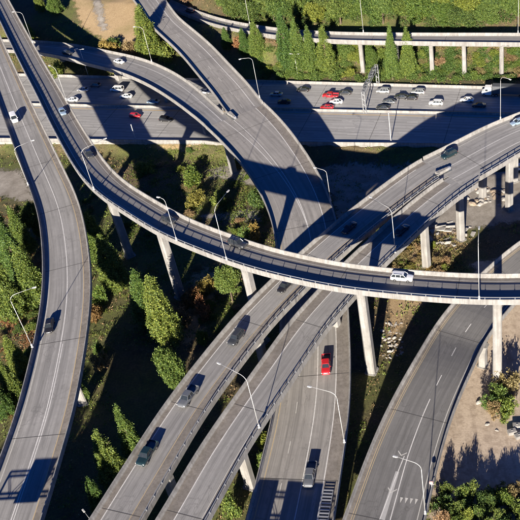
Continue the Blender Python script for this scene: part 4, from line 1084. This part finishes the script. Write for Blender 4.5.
def crown_columnar(mat, seed):               # unit: height 10, radius about 1.9; built of upswept plumes
    g = np.random.default_rng(seed); C = []
    prof = lambda t: 1.9*min(1, .55+t*3.2)*max(0., 1-t)**.8
    for k in range(165):
        t0 = g.beta(1.0, 1.5)*.93; a = k*2.39996+g.normal(0, .25); r0 = prof(t0)*g.uniform(.4, 1.0)
        L = g.uniform(1.0, 2.1)*(1-.45*t0)
        for m in range(11):
            u = m/10; rr = r0*(1-.30*u)+.10*math.sin(u*3); z = .35+t0*9.2+u*L
            if rr < 2.3: C.append((rr*math.cos(a)+g.normal(0, .04), rr*math.sin(a)+g.normal(0, .04), min(z, 10.1)))
    for m in range(26): C.append((g.normal(0, .05), g.normal(0, .05), 8.2+m*.078))
    return leaf_cloud('crown', C, 15, (.12, .12, .15), .085, mat, -.5, seed+50)
def crown_round(mat, seed, nl=11):           # unit: height 10, radius about 4
    g = np.random.default_rng(seed); C = []
    lobes = [((0, 0, 6.2), 2.6)] + [((2.1*math.cos(a)*g.uniform(.7, 1.15), 2.1*math.sin(a)*g.uniform(.7, 1.15), g.uniform(2.4, 7.6)), g.uniform(1.3, 2.1)) for a in np.linspace(0, 6.28, nl, endpoint=False)]
    for (c, r) in lobes:
        k = int(46*r*r/2)
        for _ in range(k):
            v = g.normal(0, 1, 3); v /= np.linalg.norm(v); C.append(tuple(np.array(c)+v*r*g.uniform(.72, 1.03)*np.array([1, 1, .9])))
    return leaf_cloud('crown', C, 22, .26, .19, mat, 0, seed+50)
def crown_bush(mat, seed):                   # unit: height 2, radius about 1.3
    g = np.random.default_rng(seed); C = []
    for _ in range(8):
        c = np.array([g.normal(0, .5), g.normal(0, .5), g.uniform(.5, 1.3)]); r = g.uniform(.35, .7)
        for _ in range(18):
            v = g.normal(0, 1, 3); v /= np.linalg.norm(v); p_ = c+v*r; C.append((p_[0], p_[1], max(.12, p_[2])))
    return leaf_cloud('foliage', C, 17, .12, .10, mat, 0, seed+50)
def trunk_mesh(h, r, limbs, seed):
    g = random.Random(seed); bm = bmesh.new()
    bm_tube(bm, [(0, 0, -.6), (0, 0, .2), (.08, .05, h*.4), (-.05, .05, h*.75), (0, 0, h)], [r*1.4, r, r*.75, r*.45, r*.12], 8)
    for k in range(limbs):
        z = h*g.uniform(.3, .8); a = g.uniform(0, 6.28); l = h*g.uniform(.18, .32)*(.35 if r < .25 and h > 5 else .8)
        bm_tube(bm, [(0, 0, z), (math.cos(a)*l*.5, math.sin(a)*l*.5, z+l*.35), (math.cos(a)*l, math.sin(a)*l, z+l*.85)], [r*.4, r*.25, r*.08], 5)
    return bm_mesh('trunk', bm, ['bark'], True)
PROTO = {}
for nm, mat in (('poplar', 'leaf_conifer'),):
    PROTO[nm] = [(crown_columnar(mat, 100+i), trunk_mesh(9.0, .22, 8, i)) for i in range(3)]
for nm, mat in (('round', 'leaf_mid'), ('rounddark', 'leaf_dark'), ('roundyellow', 'leaf_poplar')):
    PROTO[nm] = [(crown_round(mat, 200+i+len(nm)), trunk_mesh(7.0, .28, 9, i+9)) for i in range(3 if nm != 'roundyellow' else 2)]
for nm, mat in (('bgreen', 'leaf_mid'), ('byellow', 'leaf_yellow'), ('borange', 'leaf_orange'), ('bdry', 'leaf_dry'), ('bdark', 'leaf_dark'), ('blime', 'leaf_poplar')):
    PROTO[nm] = [(crown_bush(mat, 300+i+len(nm)*7), trunk_mesh(1.2, .06, 5, i+20)) for i in range(2)]
UNIT = {'poplar': (10.2, 1.9), 'darkcol': (10.2, 1.9), 'round': (9.3, 3.9), 'rounddark': (9.3, 3.9), 'roundyellow': (9.3, 3.9)}
cnt = {}
def plant(kind, q, h, rad, label, cat, group=None):
    uh, ur = UNIT.get(kind, (1.9, 1.25)); k = cnt.get(kind, 0); cnt[kind] = k+1
    cm, tm = PROTO[kind][k % len(PROTO[kind])]
    bush = kind[0] == 'b'
    r = thing('shrub' if bush else ('columnar_tree' if kind == 'poplar' else 'leafy_tree'), label, cat, (q[0], q[1], q[2]-.05), group)
    r.scale = (rad/ur, rad/ur*rnd.uniform(.9, 1.1), h/uh); r.rotation_euler.z = rnd.uniform(0, 6.28)
    link('foliage' if bush else 'crown', cm, r); link('stem' if bush else 'trunk', tm, r)
    return r
def tree_px(kind, top, base, rpx, label, cat='tree', group=None):
    q = ground_at(*base); h = max(1.5, solve_h(q, top[1]))
    dist = np.linalg.norm(q-np.array([0, 0, CH])); return plant(kind, q, h, rpx*dist/FOC, label, cat, group)
POP = 'columnar poplars'
for a in [
 ('poplar', (125,270), (152,326), 19, 'columnar poplar, left of the close pair in the dark valley'),
 ('poplar', (143,275), (170,344), 21, 'columnar poplar, right and larger of the close pair in the dark valley'),
 ('poplar', (86,212), (104,262), 17, 'upper poplar of the short row right of the left ramp'),
 ('poplar', (97,234), (119,290), 18, 'lower poplar of the short row right of the left ramp'),
 ('poplar', (117,405), (139,462), 14, 'slim poplar just left of the paired ramps'),
 ('poplar', (96,430), (120,486), 18, 'broad poplar left of the paired ramps near the bottom'),
 ('poplar', (90,477), (107,520), 13, 'smallest poplar at the bottom left of the paired ramps'),
 ('round', (179,349), (180,395), 13, 'round green tree against the edge of the left paired ramp'),
 ('round', (232,265), (233,303), 12, 'egg-shaped green tree below the flyover left of its middle pillar'),
 ('poplar', (143,5), (152,57), 16, 'tall poplar between the branch ramp and the descending ramp'),
 ('poplar', (40,-14), (42,12), 6, 'left poplar of two at the top left behind the flyover'),
 ('poplar', (55,-12), (57,14), 9, 'right poplar of two at the top left behind the flyover'),
 ('poplar', (226,27), (228,50), 7, 'small poplar left of the orange bush'),
 ('poplar', (246,28), (246,55), 9, 'poplar right of the orange bush'),
 ('poplar', (255,19), (259,57), 11, 'taller poplar second to the right of the orange bush'),
 ('poplar', (288,9), (289,70), 12, 'tallest leftmost poplar of the four by the far shoulder'),
 ('poplar', (298,18), (301,71), 12, 'second poplar of the four by the far shoulder'),
 ('poplar', (311,25), (313,73), 11, 'third poplar of the four by the far shoulder'),
 ('poplar', (323,25), (328,73), 13, 'fourth rightmost poplar of the four by the far shoulder'),
 ('poplar', (389,23), (393,80), 9, 'slim cypress-like tree right of the gantry'),
 ('poplar', (407,26), (409,76), 11, 'fuller cypress-like tree farther right of the gantry'),
 ('poplar', (-4,196), (10,262), 20, 'uppermost large conifer at the left edge beside the left ramp'),
 ('poplar', (20,243), (40,305), 19, 'conifer nearest the left ramp just above its lamp post'),
 ('poplar', (-2,250), (18,318), 18, 'conifer cut by the left edge level with the lamp post'),
 ('poplar', (12,336), (24,376), 12, 'small conifer just below the lamp post left of the left ramp'),
 ('poplar', (10,360), (20,402), 13, 'middle conifer of the three below the lamp post at the left edge'),
 ('poplar', (-3,372), (8,416), 13, 'lowest conifer at the left edge'),
 ('poplar', (8,222), (26,284), 16, 'green conifer in the left edge clump, between the two largest'),
 ('poplar', (14,206), (30,258), 13, 'pointed conifer standing behind the left edge clump'),
 ('rounddark', (36,205), (38,240), 10, 'dark tree in shade against the left ramp'),
 ('borange', (240,35), (240,50), 7, 'bright orange bush among the poplars by the hillside ramp'),
 ('byellow', (205,280), (207,297), 11, 'yellow autumn bush left of the egg-shaped tree'),
 ('borange', (192,288), (193,304), 10, 'orange autumn bush left of the yellow bush'),
 ('borange', (207,298), (208,320), 8, 'orange autumn bush below the yellow bush'),
 ('bdry', (184,308), (184,325), 9, 'tan shrub above the round tree by the paired ramps'),
 ('blime', (203,330), (203,345), 7, 'small green bush on the slope above the dark grey car'),
 ('borange', (96,305), (97,318), 7, 'tan orange bush right of the left ramp in the valley'),
 ('blime', (97,286), (100,306), 8, 'yellow green bush below the poplar row'),
 ('bgreen', (100,340), (103,356), 7, 'green bush at the top of the shaded yard'),
 ('bdry', (103,352), (101,372), 7, 'dry bush along the left ramp by the shaded yard'),
 ('bgreen', (83,378), (86,400), 7, 'green bush at the foot of the left ramp pillar'),
 ('bdark', (255,190), (257,208), 11, 'dark rounded shrub beside the wide ramp parapet'),
 ('blime', (192,168), (194,182), 12, 'lime bush on the bank beyond the upper flyover'),
 ('blime', (146,160), (148,172), 10, 'lime bush on the bank right of the upper flyover'),
 ('byellow', (195,190), (197,204), 10, 'yellowish shrub above the gravel path'),
 ('bgreen', (245,225), (248,240), 10, 'green shrub between gravel path and flyover'),
 ('byellow', (255,226), (258,242), 8, 'yellow shrub where the flyover meets the wide ramp'),
 ('bgreen', (218,190), (220,204), 11, 'green shrub above the middle of the gravel path'),
 ('bdark', (115,36), (117,48), 7, 'dark reddish shrub at the foot of the dry slope'),
 ('byellow', (108,38), (110,52), 8, 'yellow shrub at the foot of the dry slope'),
 ('bdry', (128,42), (130,55), 9, 'tan shrub beside the lamp post on the branch ramp'),
 ('bgreen', (168,44), (170,62), 9, 'green shrub under the descending ramp'),
 ('blime', (30,24), (31,40), 7, 'lime bush beyond the flyover in the upper left'),
 ('blime', (57,62), (58,76), 7, 'lime bush between flyover and freeway'),
 ('bgreen', (262,452), (264,470), 8, 'green bush left of the wide ramp near the bottom'),
 ('blime', (262,432), (265,450), 8, 'lime bush between the right paired ramp and the wide ramp'),
 ('bgreen', (232,492), (236,515), 10, 'green bush at the bottom between the right paired ramp and wide ramp'),
 ('bgreen', (500,384), (501,400), 13, 'large green shrub at the foot of the right flyover pillar'),
 ('bdry', (508,374), (510,392), 11, 'dry shrub right of the right flyover pillar'),
 ('bgreen', (487,394), (489,408), 9, 'green shrub left of the right flyover pillar'),
 ('blime', (505,402), (506,416), 11, 'lime shrub below the right flyover pillar'),
 ('bdry', (492,402), (494,414), 8, 'dry shrub at the near edge of the pillar planting'),
]: tree_px(*a, cat='shrub' if a[0][0] == 'b' else 'tree', group=POP if a[0] == 'poplar' else None)
g2 = np.random.default_rng(5)
def bush_mass(name, n, box, hr, rr, mat, label, okf=None):
    C = []; k = 0; tries = 0
    while k < n and tries < n*30:
        tries += 1; px = g2.uniform(box[0], box[2]); py = g2.uniform(box[1], box[3])
        if okf and not okf(px, py): continue
        q = ground_at(px, py)
        if -1.5 < y_far(q[0])+1.0-q[1]: continue
        h = g2.uniform(*hr); r_ = g2.uniform(*rr); k += 1
        v = g2.normal(0, 1, (60, 3)); v /= np.linalg.norm(v, axis=1)[:, None]; v *= g2.uniform(.55, 1.1, (60, 1)); v[:, 2] = np.abs(v[:, 2])
        C.append(q + v*[r_, r_, h])
    o = link(name, leaf_cloud(name, np.vstack(C), 12, .22, .17, mat, 0, 9)); o['kind'] = 'stuff'; o['label'] = label
def scatter_px(n, box, kinds, hr, rr, label, group, cat='shrub', okf=None, mind=0.):
    k = 0; tries = 0; pts = []
    while k < n and tries < n*40:
        tries += 1
        px = g2.uniform(box[0], box[2]); py = g2.uniform(box[1], box[3])
        if okf and not okf(px, py): continue
        q = ground_at(px, py)
        if -1.5 < y_far(q[0])+1.0-q[1] and y_near(q[0]) - q[1] < 1: continue
        if any(np.hypot(q[0]-a, q[1]-c) < mind for a, c in pts): continue
        pts.append((q[0], q[1]))
        plant(kinds[int(g2.integers(len(kinds)))], q, g2.uniform(*hr), g2.uniform(*rr), label, cat, group); k += 1
scatter_px(125, (222, -34, 545, 27), ['round', 'rounddark', 'roundyellow', 'round'], (7, 14), (3.2, 6.2), 'leafy tree in the dense woodland above the hillside ramp', 'hillside woodland trees', 'tree', mind=4.4, okf=lambda x, y: y < 28-max(0, (280-x))*.24)
bush_mass('undergrowth', 60, (236, 8, 545, 31), (2.4, 4.6), (1.8, 3.2), 'leaf_dark', 'bushy undergrowth along the upper side of the hillside ramp', lambda x, y: y < 31-max(0, (280-x))*.2)
scatter_px(16, (190, -30, 250, 8), ['roundyellow', 'round', 'bdry'], (4, 7), (2.2, 3.6), 'small tree on the slope above the bend of the hillside ramp', 'slope trees by the ramp bend', 'tree', mind=3.)
bush_mass('bank_cover', 110, (258, 50, 430, 82), (1.0, 2.4), (1.4, 2.6), 'leaf_mid', 'low green cover on the bank behind the freeway')
bush_mass('slope_cover', 90, (412, 46, 535, 82), (.8, 2.0), (1.3, 2.6), 'leaf_mid', 'low green cover on the slope among the ramp columns')
scatter_px(45, (262, 52, 425, 81), ['bgreen', 'blime', 'bgreen', 'blime'], (1.8, 3.6), (1.6, 2.9), 'green shrub on the bank between freeway and hillside ramp', 'bank shrubs behind the freeway', mind=2.)
scatter_px(9, (345, 46, 372, 66), ['round', 'roundyellow'], (5, 7), (2.4, 3.3), 'bushy young tree below the hillside ramp left of the cypress-like trees', 'young trees under the hillside ramp', 'tree', mind=3.)
scatter_px(36, (412, 45, 530, 80), ['bgreen', 'blime', 'bdark', 'bdry'], (1.4, 3.0), (1.4, 2.8), 'shrub on the slope between the hillside ramp columns', 'shrubs among the ramp columns', mind=2.)
scatter_px(30, (392, 246, 446, 276), ['bdry', 'bdry', 'byellow', 'blime'], (.9, 1.9), (.8, 1.6), 'dry tan shrub in the scrub clearing above the flyover', 'scrub clearing shrubs', mind=1.4)
scatter_px(28, (440, 496, 530, 535), ['bdry', 'blime', 'bdark', 'bdark', 'bdark', 'bgreen'], (2.4, 4.8), (1.2, 2.2), 'dense bush in the hedge along the bottom right corner', 'bottom right bushes', mind=1.6)
scatter_px(14, (-5, 300, 42, 420), ['bdark', 'bgreen', 'bdry'], (1.5, 3), (1.4, 2.4), 'undergrowth bush between the left edge and the left ramp', 'left edge bushes', mind=2.)
scatter_px(24, (130, 150, 262, 245), ['bgreen', 'blime', 'bdry', 'byellow'], (.8, 1.9), (1.0, 2.0), 'low bush on the rough slope beyond the flyover', 'slope bushes beyond the flyover', mind=2.)
scatter_px(20, (175, 268, 240, 345), ['bdry', 'bgreen', 'bdark', 'blime'], (.9, 2.0), (1.0, 1.8), 'low bush in the valley below the flyover', 'valley bushes', mind=1.8)
scatter_px(12, (74, 150, 120, 220), ['bgreen', 'bdry', 'blime'], (.9, 1.8), (1.0, 1.8), 'low bush between the flyover and the left ramp', 'bushes by the left ramp', mind=1.8)

# unseen tall trees, added below the frame to throw shade over the valley
for k, (x, y) in enumerate([(-92, 74), (-86, 79), (-80, 72), (-74, 77), (-68, 71), (-62, 75), (-57, 69), (-52, 73), (-88, 68), (-71, 66), (-59, 64)]):
    plant(['rounddark', 'round'][k % 2], (x, y, gz(x, y)), 20+2.*math.sin(k*2.1), 6.0, 'tall dark tree added out of view between left ramp and paired ramps to shade the valley', 'tree', 'added shade trees out of view')

def low_ok(px, py): return True
def low_cover(name, n, box, hr, rr, mat, label, per=22, size=.15):
    C = []
    for _ in range(n):
        q = ground_at(g2.uniform(box[0], box[2]), g2.uniform(box[1], box[3]))
        if q[1] > y_near(q[0])-3: continue
        v = g2.normal(0, 1, (per, 3)); v[:, 2] = np.abs(v[:, 2]); C.append(q + v*[g2.uniform(*rr)*.6, g2.uniform(*rr)*.6, g2.uniform(*hr)*.5])
    o = link(name, leaf_cloud(name, np.vstack(C), 8, .16, size, mat, -.4, 31)); o['kind'] = 'stuff'; o['label'] = label
low_cover('green_cover', 190, (128, 148, 268, 246), (.25, .8), (1.2, 2.6), 'leaf_poplar', 'bright green weeds on the slope beyond the flyover')
low_cover('dry_cover', 150, (388, 238, 462, 300), (.3, 1.1), (.8, 1.8), 'leaf_dry', 'dry tan scrub in the clearing above the flyover')
low_cover('valley_cover', 160, (75, 150, 245, 350), (.3, .9), (1.0, 2.2), 'leaf_mid', 'rough green and brown weeds on the valley floor')
low_cover('edge_cover', 90, (-5, 200, 42, 420), (.3, .9), (1.0, 2.2), 'leaf_orange', 'rusty low weeds beside the left ramp')
# uncountable ground cover
def ground_cover(name, n, mat, label, sel, size, hgt):
    g = np.random.default_rng(len(name)); pts = []
    x = g.uniform(-150, 75, n); y = g.uniform(80, 345, n); z = ground_h(x, y)
    off = (y < y_near(x)-1.5) | (y > y_far(x)+1.5)
    nz = np.sin(x*.11+.7)*np.sin(y*.083)+.6*np.sin(x*.27+y*.19)+.5*np.sin(x*.6-1)*np.sin(y*.53)+g.normal(0, .25, n)
    ok = off & sel(nz, x, y)
    for o_ in [o for o in bpy.data.objects if o.name.startswith(('dirt_lot', 'service_road', 'gravel_path', 'dirt_track', 'slope_track', 'side_yard', 'shaded_yard'))]:
        pass
    C = np.c_[x, y, z+hgt*.5][ok]
    o = link(name, leaf_cloud(name, C, 7, (.45, .45, hgt*.35), size, mat, -.6, 77)); o['kind'] = 'stuff'; o['label'] = label
BARE = [[ground_at(*p)[:2] for p in poly] for poly in ([(455,330),(470,262),(560,240),(600,400),(590,484),(432,484),(428,450)], [(405,236),(432,196),(470,160),(600,150),(620,205),(470,232)], [(196,213),(222,213),(262,206),(264,222),(225,223),(198,220)], [(206,170),(232,165),(262,176),(262,190),(232,182),(208,180)], [(68,-12),(150,-10),(152,36),(128,46),(104,42),(78,26)], [(118,352),(168,360),(172,398),(160,430),(124,412),(106,380)], [(-20,166),(24,168),(40,198),(28,205),(-20,196)])]
def notbare(x, y):
    r = np.ones(x.shape, bool)
    for poly in BARE: r &= ~inside(poly, x, y)
    return r
ground_cover('grass', 26000, 'grass_green', 'green rough grass on the slopes', lambda nz, x, y: (nz > .1) & notbare(x, y), .22, .5)
ground_cover('dry_weeds', 15000, 'leaf_dry', 'dry tan weeds on the rough ground', lambda nz, x, y: (nz < .1) & notbare(x, y), .20, .45)

# ------------------------------------------------------------------ rocks, barriers, blocks
def rock_mesh(seed, mat):
    g = np.random.default_rng(seed); bm = bmesh.new(); bmesh.ops.create_icosphere(bm, subdivisions=2, radius=1)
    k = g.normal(0, 1, (6, 3))
    for v in bm.verts:
        d = sum(math.sin(3*v.co.dot(Vector(a))+i) for i, a in enumerate(k))*.06
        v.co *= 1+d; v.co.x *= 1.25; v.co.z *= .75
        for i in range(3): v.co[i] = round(v.co[i]*3.2)/3.2*.6+v.co[i]*.4
    return bm_mesh('rock', bm, [mat])
RK = [rock_mesh(i, 'rock') for i in range(3)]+[rock_mesh(9+i, 'rock_tan') for i in range(2)]
def rocks(n, box, rr, label, group, ki=5):
    for _ in range(n):
        q = ground_at(g2.uniform(box[0], box[2]), g2.uniform(box[1], box[3])); s = g2.uniform(*rr)
        o = link('rock', RK[int(g2.integers(ki))], None, (q[0], q[1], q[2]+s*.12), (g2.uniform(-.3, .3), g2.uniform(-.3, .3), g2.uniform(0, 6.28))); o.scale = (s, s*g2.uniform(.7, 1), s*g2.uniform(.7, 1))
        tag(o, label, 'rock', group)
rocks(42, (466, 188, 508, 208), (.3, 1.2), 'boulder in the rubble heap under the merged ramp', 'rubble heap boulders')
rocks(90, (381, 322, 402, 358), (.2, .55), 'pale rock in the riprap patch below the flyover', 'riprap rocks', 3)
rocks(44, (422, 222, 470, 250), (.2, .7), 'small stone scattered among the barrier sections in the yard', 'service yard stones')
rocks(14, (478, 402, 512, 432), (.3, .7), 'stone edging the planting at the right flyover pillar', 'planting edge stones')
jb = bmesh.new(); pr = [(-.3, 0), (-.3, .1), (-.14, .35), (-.1, .85), (.1, .85), (.14, .35), (.3, .1), (.3, 0)]
r0_ = [jb.verts.new((-1.5, y, z)) for y, z in pr]; r1_ = [jb.verts.new((1.5, y, z)) for y, z in pr]
for k in range(8): jb.faces.new((r0_[k], r0_[(k+1) % 8], r1_[(k+1) % 8], r1_[k]))
jb.faces.new(r0_); jb.faces.new(r1_); jb = bm_mesh('jersey_barrier', jb, ['concrete_white'])
for i, (px, py, a) in enumerate([(432,228,5),(441,228,3),(450,228,-4),(436,245,8),(446,244,-2),(428,229,12),(462,236,-14)]):
    q = ground_at(px, py); o = link('jersey_barrier', jb, None, tuple(q), (0, 0, R(a))); o.scale = (.95, 1, 1)
    tag(o, 'white concrete barrier section lying at the edge of the service yard', 'barrier', 'barrier sections in the yard')
for i, (px, py, a, lab) in enumerate([(512,434,10,'left white concrete block at the lot edge'),(517,428,-8,'upper white concrete block at the lot edge'),(519,438,20,'white concrete block lowest at the right edge of the lot')]):
    q = ground_at(px, py); bm = bmesh.new(); bm_box(bm, (0, 0, .6), (1.9, 1.2, 1.2)); bm_box(bm, (0, 0, 1.24), (.5, .3, .14)); bmesh.ops.bevel(bm, geom=list(bm.edges), offset=.08, affect='EDGES')
    o = link('concrete_block', bm_mesh('concrete_block', bm, ['concrete_white']), None, tuple(q), (0, 0, R(a))); tag(o, lab, 'block')

slab = bmesh.new(); bm_box(slab, (0, 0, .25), (2.2, 1.3, .35)); bmesh.ops.bevel(slab, geom=list(slab.edges), offset=.05, affect='EDGES'); slab = bm_mesh('rubble_piece', slab, ['rock'])
for _ in range(26):
    q = ground_at(g2.uniform(422, 476), g2.uniform(222, 246)); o = link('rubble_piece', slab, None, tuple(q), (g2.uniform(-.25, .25), g2.uniform(-.25, .25), g2.uniform(0, 6.28)))
    s_ = g2.uniform(.4, 1.1); o.scale = (s_, s_*g2.uniform(.6, 1.3), s_); tag(o, 'broken concrete slab dumped in the yard under the merging ramps', 'debris', 'dumped concrete slabs')
